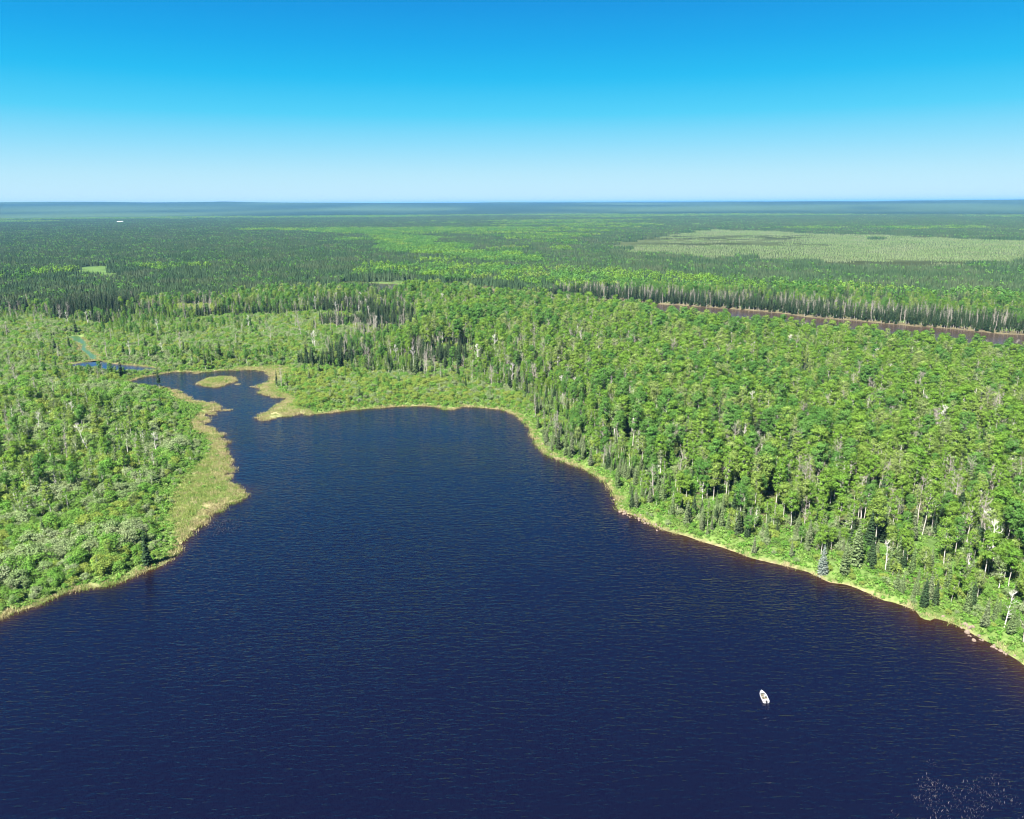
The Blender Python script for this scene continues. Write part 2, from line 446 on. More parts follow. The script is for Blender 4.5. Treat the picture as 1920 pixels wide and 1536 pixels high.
df = n.new('ShaderNodeBsdfDiffuse'); l.new(mu.outputs[0], df.inputs['Color']); l.new(bp.outputs[0], df.inputs['Normal'])
out = n.new('ShaderNodeOutputMaterial'); l.new(df.outputs[0], out.inputs['Surface'])
me.materials.append(m)
ground_ob = bpy.data.objects.new('ground', me); COL.objects.link(ground_ob)
tag(ground_ob, 'wooded ground of the lake shores running flat to the horizon', 'ground', kind='structure')

def ground_z(x, y):
    x = np.atleast_1d(np.asarray(x, float)); y = np.atleast_1d(np.asarray(y, float))
    return height(x, y, land_dist(x, y))

# ------------------------------------------------------------------ water
def water_mat(name, deep, shallow, wave=1.0, rough=0.05):
    m, n, l = new_mat(name)
    p = n.new('ShaderNodeBsdfPrincipled')
    p.inputs['IOR'].default_value = 1.33
    p.inputs['Roughness'].default_value = rough
    at = n.new('ShaderNodeAttribute'); at.attribute_name = 'shallow'
    tc = n.new('ShaderNodeTexCoord')
    mx = n.new('ShaderNodeMix'); mx.data_type = 'RGBA'
    mx.inputs['A'].default_value = (*deep, 1); mx.inputs['B'].default_value = (*shallow, 1)
    l.new(at.outputs['Fac'], mx.inputs['Factor']); l.new(mx.outputs['Result'], p.inputs['Base Color'])
    def layer(sx, sy, rot, detail, dist):
        mp = n.new('ShaderNodeMapping'); mp.inputs['Scale'].default_value = (sx, sy, 1); mp.inputs['Rotation'].default_value = (0, 0, R(rot))
        l.new(tc.outputs['Object'], mp.inputs['Vector'])
        t = n.new('ShaderNodeTexNoise'); t.inputs['Scale'].default_value = 1.0; t.inputs['Detail'].default_value = detail
        t.inputs['Roughness'].default_value = 0.5; t.inputs['Distortion'].default_value = dist
        l.new(mp.outputs[0], t.inputs['Vector'])
        return t.outputs['Fac']
    a = layer(0.24, 0.90, 5, 2.0, 0.7)
    b = layer(0.60, 1.9, -14, 1.5, 0.4)
    gust = layer(0.012, 0.02, 20, 2.0, 0.5)
    s1 = n.new('ShaderNodeMath'); s1.operation = 'MULTIPLY_ADD'; s1.inputs[1].default_value = 0.45
    l.new(b, s1.inputs[0]); l.new(a, s1.inputs[2])
    gm = n.new('ShaderNodeMapRange'); gm.inputs['From Min'].default_value = 0.3; gm.inputs['From Max'].default_value = 0.7
    gm.inputs['To Min'].default_value = 0.55; gm.inputs['To Max'].default_value = 1.0
    l.new(gust, gm.inputs['Value'])
    bp = n.new('ShaderNodeBump'); bp.inputs['Distance'].default_value = 0.35 * wave
    l.new(gm.outputs[0], bp.inputs['Strength']); l.new(s1.outputs[0], bp.inputs['Height'])
    l.new(bp.outputs[0], p.inputs['Normal'])
    out = n.new('ShaderNodeOutputMaterial'); l.new(p.outputs[0], out.inputs['Surface'])
    return m

def water(name, poly, step, mat, label, fall):
    x0, y0 = poly.min(0) - 6; x1, y1 = poly.max(0) + 6
    X, Y = np.meshgrid(np.arange(x0, x1 + step, step), np.arange(y0, y1 + step, step))
    sd = sdist(poly, X, Y)
    ld = land_dist(X, Y)
    k = np.arange(X.size).reshape(X.shape)
    Fq = np.stack([k[:-1, :-1], k[:-1, 1:], k[1:, 1:], k[1:, :-1]], -1).reshape(-1, 4)
    keep = (sd.ravel()[Fq] < 7).any(1)
    me = mesh_np(name, np.stack([X.ravel(), Y.ravel(), np.zeros(X.size)], 1), Fq[keep], [mat])
    a = me.attributes.new('shallow', 'FLOAT', 'POINT')
    wide = 0.35 + 1.3 * fbm(X, Y, 26.0, 2, 9.0)
    a.data.foreach_set('value', np.clip(np.exp(np.minimum(ld, 0) / (fall * wide * np.where((X > 40) & (Y < 420), 2.0, 1.0))), 0, 1).ravel().astype(np.float32))
    o = bpy.data.objects.new(name, me); COL.objects.link(o)
    return tag(o, label, 'water', kind='structure')

water('lake', LAKE, 3.0, water_mat('lake_water', (0.0017, 0.0018, 0.0072), (0.018, 0.0075, 0.0030)), 'dark blue rippled lake water with brown shallows along the banks', 2.6)
water('pond', POND, 2.0, water_mat('pond_water', (0.008, 0.014, 0.040), (0.04, 0.035, 0.03), 0.5), 'small blue pond in the shrub wetland on the left', 1.5)
water('river', RIVER, 7.0, water_mat('river_water', (0.034, 0.023, 0.017), (0.044, 0.030, 0.021), 0.5, 0.12), 'brown river running behind the forest', 4.0)
water('stream', STREAM, 1.5, water_mat('algae_water', (0.030, 0.066, 0.022), (0.040, 0.075, 0.020), 0.3, 0.3), 'narrow backwater covered in bright green algae', 2.0)

# ------------------------------------------------------------------ plants: shapes
def aspen_shape(r, H=18.0, Rc=3.4, base=0.36, nclump=26, per=66, leaf=0.37, airy=0.0):
    tr, cr = Q(), Q()
    lean = r.normal(0, 0.35, 2)
    zt = np.linspace(0, H * 0.93, 7)
    path = np.stack([lean[0] * (zt / H) ** 2 * 2 + r.normal(0, 0.07, 7), lean[1] * (zt / H) ** 2 * 2 + r.normal(0, 0.07, 7), zt], 1)
    path[0, :2] = 0
    tr.tube(path, np.linspace(0.19, 0.05, 7), 5)
    at = lambda z: np.array([np.interp(z, zt, path[:, 0]), np.interp(z, zt, path[:, 1]), z])
    ang0 = r.uniform(0, 6.28)
    for k in range(nclump):
        t = (k + r.random()) / nclump
        z = H * (base + (1 - base) * (0.08 + 0.86 * t))
        rad = Rc * (np.sin(np.pi * np.clip(0.13 + 0.80 * t, 0, 1)) ** 0.75)
        a = ang0 + k * 2.4 + r.normal(0, 0.4)
        q = rad * r.uniform(0.35, 0.86)
        c = at(min(z, H * 0.92)) + np.array([np.cos(a) * q, np.sin(a) * q, r.normal(0, 0.3)])
        if k % 2 == 0 or airy > 0.2:
            b0 = at(max(z - q * 0.8 - 0.6, H * base * 0.8))
            tr.tube([b0, (b0 + c) / 2 + np.array([0, 0, -0.1]), c], [0.07, 0.05, 0.02], 3)
        cs = r.uniform(0.6, 1.2) * Rc / 3.1
        n = int(per * max(cs, 0.5) ** 1.6 * (1 - airy))
        d = r.normal(size=(n, 3)); d /= np.linalg.norm(d, axis=1, keepdims=True)
        pos = c + d * (cs * np.array([1.1, 1.1, 0.8])) * (r.random((n, 1)) ** 0.4)
        outw = c - at(z) + np.array([0, 0, 0.6])
        nr = d * 0.8 + outw / (np.linalg.norm(outw) + 1e-6) * 0.7 + r.normal(size=(n, 3)) * 0.38 + np.array([0, 0, 0.35])
        cr.cards(pos, nr, r.uniform(0.7, 1.25, n) * leaf, r, 1.25, tint=np.clip(r.normal(0.5, 0.2, n) + r.normal(0, 0.1), 0, 1))
    return tr, cr

def spruce_shape(r, H=13.0, Rb=2.1, bare=0.05, tiers=26, leaf=0.5, dead=0.0):
    tr, cr = Q(), Q()
    zt = np.linspace(0, H, 6)
    sw = r.normal(0, 0.05, 6); sw[0] = 0
    tr.tube(np.stack([sw, sw[::-1] * 0, zt], 1), np.linspace(0.17, 0.015, 6), 5)
    for i in range(tiers):
        t = (i + 0.5 * r.random()) / tiers
        z = H * (bare + (0.985 - bare) * t)
        rad = Rb * (1 - t) ** 0.82 * r.uniform(0.80, 1.15) + 0.10
        nb = int(5 + 5 * (1 - t) + r.integers(0, 2))
        a0 = r.uniform(0, 6.28)
        for j in range(nb):
            if r.random() < dead:
                continue
            a = a0 + j / nb * 6.283 + r.normal(0, 0.18)
            L = rad * r.uniform(0.72, 1.15)
            d = np.array([np.cos(a), np.sin(a), 0.0]); s = np.array([-d[1], d[0], 0.0])
            w = 0.20 * L + 0.16
            droop = L * r.uniform(0.22, 0.42)
            p0 = np.array([0, 0, z]); p1 = p0 + d * L * 0.55 + np.array([0, 0, -droop * 0.55]); p2 = p0 + d * L + np.array([0, 0, -droop * 0.8])
            tn = np.clip(r.normal(0.5, 0.22), 0, 1)
            cr.add([p0 - s * 0.05, p0 + s * 0.05, p1 + s * w + [0, 0, -0.16 * L], p1 - s * w + [0, 0, -0.16 * L]], [(0, 1, 2, 3)], tn)
            cr.add([p1 - s * w + [0, 0, -0.16 * L], p1 + s * w + [0, 0, -0.16 * L], p2 + s * 0.07, p2 - s * 0.07], [(0, 1, 2, 3)], tn)
            # hanging side sprays
            m_ = 3 if L > 0.7 else 1
            u = r.uniform(0.35, 1.0, m_)
            c = p0 + d * (L * u)[:, None] + np.array([0, 0, 1.0]) * (-droop * u * 0.9)[:, None] + s * (r.normal(0, 0.6, m_) * w)[:, None]
            cr.cards(c, d + r.normal(size=(m_, 3)) * 0.5 + [0, 0, 0.35], leaf * r.uniform(0.6, 1.1, m_) * (0.55 + 0.45 * (1 - t)), r, 1.2)
    cr.cards(np.array([[0, 0, H * 0.985]] * 3), r.normal(size=(3, 3)) * [1, 1, 0.1], 0.22, r, 2.6, up=None)
    return tr, cr

def willow_shape(r, H=3.4, Wd=2.1, nclump=14, per=70, leaf=0.20):
    tr, cr = Q(), Q()
    for k in range(nclump):
        a = k * 2.4 + r.normal(0, 0.4); q = Wd * np.sqrt((k + 0.4) / nclump) * r.uniform(0.6, 0.95)
        top = H * (1 - 0.45 * (q / Wd) ** 2) * r.uniform(0.75, 1.0)
        c = np.array([np.cos(a) * q, np.sin(a) * q, top - 0.45])
        tr.tube([(np.cos(a) * 0.12, np.sin(a) * 0.12, -0.1), (c[0] * 0.5, c[1] * 0.5, c[2] * 0.62), c], [0.05, 0.035, 0.012], 3)
        n = per
        d = r.normal(size=(n, 3)); d[:, 2] = np.abs(d[:, 2]) * 0.9 - 0.25 * r.random(n); d /= np.linalg.norm(d, axis=1, keepdims=True)
        pos = c + d * np.array([0.85, 0.85, 0.7]) * r.uniform(0.75, 1.15) * (r.random((n, 1)) ** 0.45)
        low = r.random(n) < 0.28
        pos[low, 2] *= r.uniform(0.25, 0.8, low.sum())
        nr = d * 0.8 + r.normal(size=(n, 3)) * 0.35 + [0, 0, 0.6]
        cr.cards(pos, nr, r.uniform(0.7, 1.3, n) * leaf, r, 1.3, tint=np.clip(r.normal(0.5, 0.2, n) + r.normal(0, 0.12), 0, 1))
    return tr, cr

def bare_shape(r, H=15.0, spread=2.2, nb=24, conifer=False):
    tr, br = Q(), Q()
    zt = np.linspace(0, H, 7); off = np.cumsum(r.normal(0, 0.13, (7, 2)), 0); off[0] = 0
    path = np.column_stack([off, zt])
    tr.tube(path, np.linspace(0.22, 0.03, 7), 5)
    at = lambda z: np.array([np.interp(z, zt, off[:, 0]), np.interp(z, zt, off[:, 1]), z])
    for k in range(nb):
        t = r.uniform(0.25, 0.97); z = H * t; a = k * 2.4 + r.normal(0, 0.5)
        L = spread * (1.15 - t) * r.uniform(0.6, 1.2) if conifer else spread * r.uniform(0.5, 1.15) * (1.25 - 0.7 * t)
        rise = -0.25 * L if conifer else L * r.uniform(0.6, 1.3)
        p0 = at(z); p2 = p0 + np.array([np.cos(a) * L, np.sin(a) * L, rise]); p1 = (p0 + p2) / 2 + np.array([0, 0, -0.06 * L])
        br.tube([p0, p1, p2], [0.06, 0.045, 0.015], 3, r.random())
        for q in range(4 if not conifer else 3):
            u = r.uniform(0.3, 1.0); b0 = p0 + (p2 - p0) * u
            b1 = b0 + r.normal(size=3) * [0.5, 0.5, 0.3] * (0.5 + 0.25 * L) + [0, 0, 0.1 if conifer else 0.55]
            br.tube([b0, b1], [0.032, 0.012], 3, r.random())
            for s_ in range(2):
                c0 = b0 + (b1 - b0) * r.uniform(0.4, 1.0)
                br.tube([c0, c0 + r.normal(size=3) * 0.32 + [0, 0, 0.25]], [0.022, 0.010], 3, r.random())
    return tr, br

def under_shape(r):
    cr = Q()
    for k in range(4):
        c = np.array([r.normal(0, 0.75), r.normal(0, 0.75), r.uniform(0.35, 0.85)]); n = 22
        d = r.normal(size=(n, 3)); d[:, 2] = np.abs(d[:, 2]); d /= np.linalg.norm(d, axis=1, keepdims=True)
        cr.cards(c + d * [0.75, 0.75, 0.55] * r.random((n, 1)) ** 0.4 - [0, 0, 0.25], d + r.normal(size=(n, 3)) * 0.5 + [0, 0, 0.4], r.uniform(0.22, 0.42, n), r, 1.3)
    return Q(), cr

def sedge_shape(r, n=70, spread=0.85, h=0.95):
    cr = Q()
    for k in range(n):
        p = np.array([r.normal(0, spread), r.normal(0, spread), -0.15]); a = r.uniform(0, 6.28)
        hh = h * r.uniform(0.5, 1.2); w = r.uniform(0.03, 0.07)
        s = np.array([np.cos(a), np.sin(a), 0]); b = r.normal(0, 0.32, 2)
        tip = p + np.array([b[0], b[1], 1.0]) * hh; mid = p + np.array([b[0] * 0.3, b[1] * 0.3, 0.55]) * hh
        cr.add([p - s * w, p + s * w, mid + s * w * 0.9, mid - s * w * 0.9], [(0, 1, 2, 3)], r.random())
        cr.add([mid - s * w * 0.9, mid + s * w * 0.9, tip + s * 0.012, tip - s * 0.012], [(0, 1, 2, 3)], r.random())
    return Q(), cr

PROTO = {}      # kind -> list of dict(trunk mesh, crown mesh, joint object, tone, height)
PCOL = {}
def add_protos(kind, specs, trunk_part, crown_part):
    PROTO[kind] = []
    c = bpy.data.collections.new(kind + '_shapes'); PCOL[kind] = c
    for i, (tone, trunk_mat, crown_mat, H, shape) in enumerate(specs):
        tq, cq = shape
        cv, cf, ct = cq.arr()
        crown = mesh_np(kind + '_' + crown_part, cv, cf, [crown_mat], ct)
        trunk = None
        V, Fq, T, mi = cv, cf, ct, np.zeros(len(cf), int)
        if tq.n:
            tv, tf, tt = tq.arr()
            trunk = mesh_np(kind + '_' + trunk_part, tv, tf, [trunk_mat], tt, smooth=True)
            V = np.vstack([cv, tv]); Fq = np.vstack([cf, tf + len(cv)]); T = np.concatenate([ct, tt]); mi = np.concatenate([mi, np.ones(len(tf), int)])
        joint = mesh_np(kind, V, Fq, [crown_mat, trunk_mat or crown_mat], T, mi)
        o = bpy.data.objects.new('%s_shape_%02d' % (kind, i), joint); c.objects.link(o)
        PROTO[kind].append(dict(trunk=trunk, crown=crown, tone=tone, H=H, tp=trunk_part, cp=crown_part))

g = np.random.default_rng
sp = []
for i, (tone, mt) in enumerate([('bright green', 'aspen_bright')] * 5 + [('deep green', 'aspen_deep')] * 4 + [('yellow-green', 'aspen_yellow')] * 3):
    r = g(100 + i); sp.append((tone, M['aspen_bark'], M[mt], 18.0, aspen_shape(r, 18.0, r.uniform(2.1, 3.8), r.uniform(0.28, 0.50), int(r.integers(34, 48)), airy=float(r.choice([0.0, 0.15, 0.3, 0.42])))))
add_protos('aspen_tree', sp, 'trunk', 'crown')
sp = []
for i, (tone, mt) in enumerate([('pale green', 'birch_pale')] * 4 + [('fresh green', 'aspen_bright')] * 2):
    r = g(200 + i); sp.append((tone, M['birch_bark'], M[mt], 14.0, aspen_shape(r, 14.0, r.uniform(2.1, 2.8), r.uniform(0.22, 0.32), int(r.integers(20, 26)), 62, 0.36, 0.30)))
add_protos('birch_tree', sp, 'trunk', 'crown')
sp = []
for i, (tone, mt) in enumerate([('dark green', 'spruce_dark')] * 4 + [('olive green', 'spruce_olive')] * 4 + [('blue-grey', 'spruce_blue')] * 1):
    r = g(300 + i); sp.append((tone, M['spruce_bark'], M[mt], 13.0, spruce_shape(r, 13.0, 2.35 if i == 8 else r.uniform(1.45, 2.3), 0.03 if i == 8 else r.uniform(0.03, 0.14))))
for i in range(3):
    r = g(340 + i); sp.append(('slim dark', M['grey_wood'], M['spruce_dark'], 13.0, spruce_shape(r, 13.0, r.uniform(0.95, 1.25), r.uniform(0.15, 0.35), 24, 0.42, 0.25)))
add_protos('spruce_tree', sp, 'trunk', 'crown')
sp = []
for i, (tone, mt) in enumerate([('sage', 'willow_sage')] * 3 + [('yellow-green', 'willow_yellow')] * 3 + [('green', 'willow_green')] * 3 + [('tan', 'willow_tan')] * 2):
    r = g(400 + i); sp.append((tone, M['twigs'], M[mt], 3.4, willow_shape(r, 3.4, r.uniform(1.6, 2.4), int(r.integers(12, 18)))))
add_protos('willow_shrub', sp, 'stems', 'foliage')
sp = []
for i in range(4):
    r = g(500 + i); sp.append(('bare grey', M['grey_wood'], M['twigs'], 15.0, bare_shape(r, 15.0, r.uniform(1.8, 2.8), 22)))
for i in range(2):
    r = g(520 + i); sp.append(('dead spiky', M['grey_wood'], M['twigs'], 15.0, bare_shape(r, 15.0, 1.5, 34, True)))
r = g(530); sp.append(('bare white', M['birch_bark'], M['birch_bark'], 15.0, bare_shape(r, 15.0, 2.2, 16)))
add_protos('bare_tree', sp, 'trunk', 'branches')
add_protos('undergrowth', [('green', None, M['under'], 1.1, under_shape(g(600 + i))) for i in range(5)], 'stems', 'foliage')
add_protos('sedge', [('tan', None, M['sedge_tan'], 0.9, sedge_shape(g(620 + i))) for i in range(4)] + [('green', None, M['sedge_green'], 0.9, sedge_shape(g(630 + i))) for i in range(3)], 'stems', 'blades')
add_protos('reed', [('grey', None, M['reed_grey'], 0.8, sedge_shape(g(640 + i), 12, 0.9, 0.7)) for i in range(3)], 'stems', 'blades')

# far canopy: squares of forest, every tree in them built, for the land beyond a kilometre
def far_spruce(q, x, y, H, Rr, r, t):
    a0 = r.uniform(0, 6.28); ns = 5
    for (z0, z1, r0) in ((0.10, 0.62, 1.0), (0.42, 0.85, 0.72), (0.68, 1.0, 0.42)):
        an = a0 + np.arange(ns) / ns * 6.283 + r.normal(0, 0.15, ns)
        rr = Rr * r0 * r.uniform(0.75, 1.2, ns)
        zz = H * z0 + r.normal(0, 0.25, ns)
        ring = np.column_stack([x + np.cos(an) * rr, y + np.sin(an) * rr, zz]); top = np.array([x, y, H * z1])
        for j in range(ns):
            k = (j + 1) % ns
            q.add([ring[j], (ring[j] + ring[k]) / 2 + [0, 0, 0.3], ring[k], top], [(0, 1, 2, 3)], t)
def far_decid(q, x, y, H, Rr, r, t):
    n = 26
    d = r.normal(size=(n, 3)); d[:, 2] = np.abs(d[:, 2]) - 0.35; d /= np.linalg.norm(d, axis=1, keepdims=True)
    c = np.array([x, y, H * 0.66]) + d * [Rr, Rr, H * 0.34] * r.uniform(0.7, 1.0, (n, 1))
    q.cards(c, d + r.normal(size=(n, 3)) * 0.4, r.uniform(1.3, 2.2, n), r, 1.0, tint=np.clip(t + r.normal(0, 0.15, n), 0, 1))
    q.tube([(x, y, 0), (x, y, H * 0.6)], 0.16, 3, t)
CELL = 40.0
def patch(r, n_sp, n_de, hs, hd, mix_de='aspen_deep'):
    qs, qd = Q(), Q()
    k = int(math.ceil(math.sqrt(n_sp + n_de)))
    cells = [(i, j) for i in range(k) for j in range(k)]; r.shuffle(cells)
    for m_, (i, j) in enumerate(cells[:n_sp + n_de]):
        x = ((i + r.uniform(0.05, 0.95)) / k - 0.5) * CELL * 1.06; y = ((j + r.uniform(0.05, 0.95)) / k - 0.5) * CELL * 1.06
        if m_ < n_sp:
            H = r.uniform(*hs); far_spruce(qs, x, y, H, H * r.uniform(0.085, 0.125) + 0.15, r, np.clip(r.normal(0.5, 0.25), 0, 1))
        else:
            H = r.uniform(*hd); far_decid(qd, x, y, H, r.uniform(2.3, 3.6), r, np.clip(r.normal(0.5, 0.2), 0, 1))
    V, Fq, T, mi, b = [], [], [], [], 0
    for k_, q in enumerate((qs, qd)):
        if q.n:
            v, f, t = q.arr(); V.append(v); Fq.append(f + b); T.append(t); mi.append(np.full(len(f), k_)); b += len(v)
    return np.vstack(V), np.vstack(Fq), np.concatenate(T), np.concatenate(mi)
def add_patches(kind, rows):
    c = bpy.data.collections.new(kind + '_shapes'); PCOL[kind] = c
    for i, (P, ms) in enumerate(rows):
        V, Fq, T, mi = P
        c.objects.link(bpy.data.objects.new('%s_shape_%02d' % (kind, i), mesh_np(kind, V, Fq, ms, T, mi)))
SPD, ASD, ASB = M['spruce_dark'], M['aspen_deep'], M['aspen_bright']
add_patches('spruce_wood', [(patch(g(700 + i), 150, 0, (8, 13), (10, 14)), [SPD, ASD]) for i in range(3)] + [(patch(g(705 + i), 140, 5, (7, 12), (10, 13)), [SPD, ASD]) for i in range(2)])
add_patches('leafy_wood', [(patch(g(710 + i), 8, 44, (10, 15), (11, 16)), [SPD, ASB if i == 3 else ASD]) for i in range(4)])
add_patches('mixed_wood', [(patch(g(720 + i), 70, 22, (9, 15), (11, 16)), [SPD, ASB if i % 2 else ASD]) for i in range(4)])
add_patches('bog_spruce', [(patch(g(730 + i), 62, 0, (2.0, 5.5), (3, 4)), [M['spruce_olive'], ASD]) for i in range(4)])

# ------------------------------------------------------------------ plants: where they stand
NEAR = 1000.0
def candidates(step, far=NEAR, near=0.0, jitter=0.46, az=41):
    X, Y = np.meshgrid(np.arange(-far * 0.9, far * 0.9, step), np.arange(60, far + step, step))
    X = X + rng.uniform(-jitter, jitter, X.shape) * step; Y = Y + rng.uniform(-jitter, jitter, Y.shape) * step
    x, y = X.ravel(), Y.ravel()
    d = np.hypot(x, y)
    k = (d < far) & (d >= near) & (np.abs(np.arctan2(x, y)) < R(az))
    return x[k], y[k]

def context(x, y):
    c = dict(ld=land_dist(x, y), lake=sdist(LAKE, x, y), river=dist_to(RIVER, x, y), marsh=in_any(MARSH, x, y))
    d_ = np.hypot(x, y); wy = y + (fbm(x, y, 300.0, 3, 21.0) - 0.5) * 0.22 * d_ * sstep(900, 1500, d_); wx = x + (fbm(x, y, 260.0, 3, 31.0) - 0.5) * 0.12 * d_ * sstep(900, 1500, d_)
    for k, v in Z.items():
        c[k] = in_any(v, wx, wy)
    fb = ground(RIVER_FAR_PX)
    o = np.argsort(fb[:, 0])
    c['beyond'] = (y > np.interp(x, fb[o, 0], fb[o, 1])) & (x > fb[:, 0].min() - 40)
    c['mid'] = ~(c['far_shrub'] | c['wet'] | c['left'] | c['beyond'] | c['marsh'] | c['plain'] | c['stand'])
    c['forest'] = c['mid'] & ((x > -30) | (y < 0) | (x / np.maximum(y, 1) > -0.14))
    c['back'] = c['mid'] & ~c['forest']
    c['edge'] = np.min([dist_to(p, x, y) for p in Z['wet'] + Z['far_shrub']], 0)
    c['n1'] = fbm(x, y, 38.0, 2, 1.0); c['n2'] = fbm(x, y, 70.0, 2, 6.0); c['n3'] = fbm(x, y, 22.0, 2, 12.0)
    return c

LANDMARKS = [  # kind, variant, base in the photograph, height in its pixels, lean, label
    ('spruce_tree', 8, (1541, 1078), 57, 0, 'blue-grey spruce standing alone at the brown water on the right shore'),
    ('spruce_tree', 1, (277, 1063), 72, 0, 'tall dark spruce at the water on the left bank below the sedge marsh'),
    ('spruce_tree', 5, (186, 1077), 32, 0, 'small spruce among willows at the water, left of the tall shoreline spruce'),
    ('spruce_tree', 0, (413, 676), 36, 0, 'dark broad spruce behind the cove, right one of a pair in the shrubs'),
    ('spruce_tree', 2, (346, 667), 28, 0, 'dark broad spruce behind the cove, left one of a pair in the shrubs'),
    ('spruce_tree', 9, (519, 722), 27, 0, 'slim dark spruce alone on the sedge point of the cove'),
    ('spruce_tree', 0, (1007, 781), 32, 0, 'dark spruce nearest the corner where far shore meets right shore'),
    ('spruce_tree', 1, (988, 751), 34, 0, 'dark spruce in the shrubs just behind the far shore corner'),
    ('spruce_tree', 3, (1024, 758), 34, 0, 'tall dark spruce behind the corner of the far shore'),
    ('spruce_tree', 2, (1030, 786), 22, 0, 'short dark spruce, left of two small ones near the far shore corner'),
    ('spruce_tree', 0, (1045, 790), 24, 0, 'short dark spruce, right of two small ones near the far shore corner'),
    ('spruce_tree', 6, (1022, 830), 38, 0, 'olive spruce on the bank where the right shore begins'),
    ('spruce_tree', 1, (1047, 848), 48, 0, 'dark spruce in a trio on the upper right shore, the left one'),
    ('spruce_tree', 4, (1072, 857), 44, 0, 'olive brown spruce in a trio on the upper right shore, the right one'),
    ('spruce_tree', 5, (1060, 846), 40, 0, 'olive spruce in a trio on the upper right shore, the middle one'),
    ('spruce_tree', 4, (1413, 1042), 36, 0, 'olive spruce close to the water above the brown shallows'),
    ('spruce_tree', 7, (1581, 1083), 62, 0, 'olive spruce just right of the blue-grey shoreline spruce'),
    ('spruce_tree', 5, (1603, 1066), 84, 0, 'tall olive spruce behind the spruces right of the blue-grey one'),
    ('spruce_tree', 0, (1627, 1040), 76, 0, 'tall dark spruce with white aspen trunk beside it on the right shore'),
    ('spruce_tree', 3, (1752, 1140), 52, 0, 'broad dark spruce beside the grassy point on the lower right shore'),
    ('spruce_tree', 6, (1812, 1154), 62, 0, 'olive spruce behind the gravel bank on the lower right shore'),
    ('spruce_tree', 4, (1845, 1182), 58, 0, 'olive spruce above the gravel bank, nearest but one to the right edge'),
    ('spruce_tree', 4, (1893, 1196), 56, 0, 'olive spruce above the gravel bank at the right edge'),
    ('spruce_tree', 0, (1255, 700), 44, 0, 'dark spruce standing out in the middle of the aspen forest'),
    ('spruce_tree', 2, (1695, 724), 50, 0, 'broad dark spruce rising from the aspens below the river'),
    ('bare_tree', 6, (168, 857), 60, -0.22, 'leaning white bare birch in the trees of the left bank'),
    ('bare_tree', 6, (294, 862), 48, 0.06, 'upright white bare birch at the edge of the left bank trees'),
    ('aspen_tree', 5, (142, 690), 26, 0, 'round deep green tree beside the small pond on the left'),
    ('aspen_tree', 0, (1640, 1034), 98, 0.03, 'tall aspen with long white trunk behind the right shore spruces'),
    ('aspen_tree', 2, (1728, 1012), 100, 0.08, 'tall aspen with a long leaning white trunk deep in the right shore'),
    ('aspen_tree', 1, (1768, 1070), 96, 0.04, 'tall aspen with bare white lower trunk above the grassy point'),
    ('aspen_tree', 4, (1842, 1100), 100, 0, 'tall aspen with white trunk above the gravel bank spruces'),
]
LM = ground([l_[2] for l_ in LANDMARKS])

def clear_of(x, y, rad=3.2):
    k = np.ones(len(x), bool)
    for a, b in LM:
        k &= (x - a) ** 2 + (y - b) ** 2 > rad * rad
    return k

PLANTS = {k: [] for k in ('aspen_tree', 'birch_tree', 'spruce_tree', 'willow_shrub', 'bare_tree', 'undergrowth', 'sedge', 'reed')}
def put(kind, x, y, scale, variant, lean=0.0):
    if len(x):
        PLANTS[kind].append(np.column_stack([x, y, scale, variant, rng.uniform(0, 6.283, len(x)), np.broadcast_to(lean, (len(x),))]))

def pick(n, choices, p=None):
    return rng.choice(choices, size=n, p=p)

# tall leafy trees
x, y = candidates(4.2)
c = context(x, y); u = rng.random(len(x)); ld = c['ld']
prob = np.zeros(len(x))
prob = np.where(c['forest'], 0.62 + 0.9 * (c['n1'] - 0.5), prob)
prob = np.where(c['forest'] & (c['lake'] < 26), 0.42, prob)
prob = np.where(c['back'], np.where(c['n2'] > 0.44, 0.75, 0.2), prob)
prob = np.where(c['wet'], np.where(c['n2'] > 0.52, 0.40, 0.10), prob)
prob = np.where(c['far_shrub'], 0.12, prob)
prob = np.where(c['left'], np.where(c['left_trees'], 0.30, 0.12), prob)
prob = np.where(c['beyond'], np.where(c['river'] < 48, 0.05, np.where(c['n1'] > 0.46, 0.62, 0.15)), prob)
prob = np.where(c['plain'] | c['stand'] | c['clearing'] | c['marsh'] | c['yellow'] | c['belt'] | c['bog'], 0.0, prob)
prob = np.where((c['lake'] < 22) & c['far_shrub'], 0.0, prob)
prob = np.where(c['open_front'], np.minimum(prob, 0.04), prob)
lim = np.where(c['forest'], 9.0, 13.0)
k = (u < prob) & (ld > lim) & clear_of(x, y, 3.5)
x, y = x[k], y[k]; c = {a: b[k] for a, b in c.items()}
birch = rng.random(len(x)) < np.where(c['left'], 0.45, np.where(c['forest'], 0.16, 0.22)) * np.where(c['n3'] > 0.5, 1.4, 0.7)
yel = rng.random(len(x)) < np.where(c['n3'] < 0.36, 0.6, 0.08)
deep = rng.random(len(x)) < np.where(c['n2'] > 0.55, 0.6, 0.22) + 0.25 * c['back'] + 0.3 * c['beyond']
var = np.where(yel, pick(len(x), [9, 10, 11]), np.where(deep, pick(len(x), [5, 6, 7, 8]), pick(len(x), [0, 1, 2, 3, 4])))
sc = np.clip(rng.normal(0.90, 0.20, len(x)), 0.35, 1.25) * np.where(c['left'], np.where(c['left_trees'], 0.66, 0.42), np.where(c['wet'], 0.50, np.where(c['far_shrub'], 0.36, 1.0))) * np.where(c['back'] | c['beyond'], 0.86, 1.0)
sc = sc * np.where(c['forest'], 0.52 + 0.48 * sstep(6, 48, c['lake']), 1.0) * np.where(c['forest'] | c['back'], 0.55 + 0.45 * sstep(0, 70, c['edge']), 1.0)
sc = sc * (0.82 + 0.36 * c['n2'])
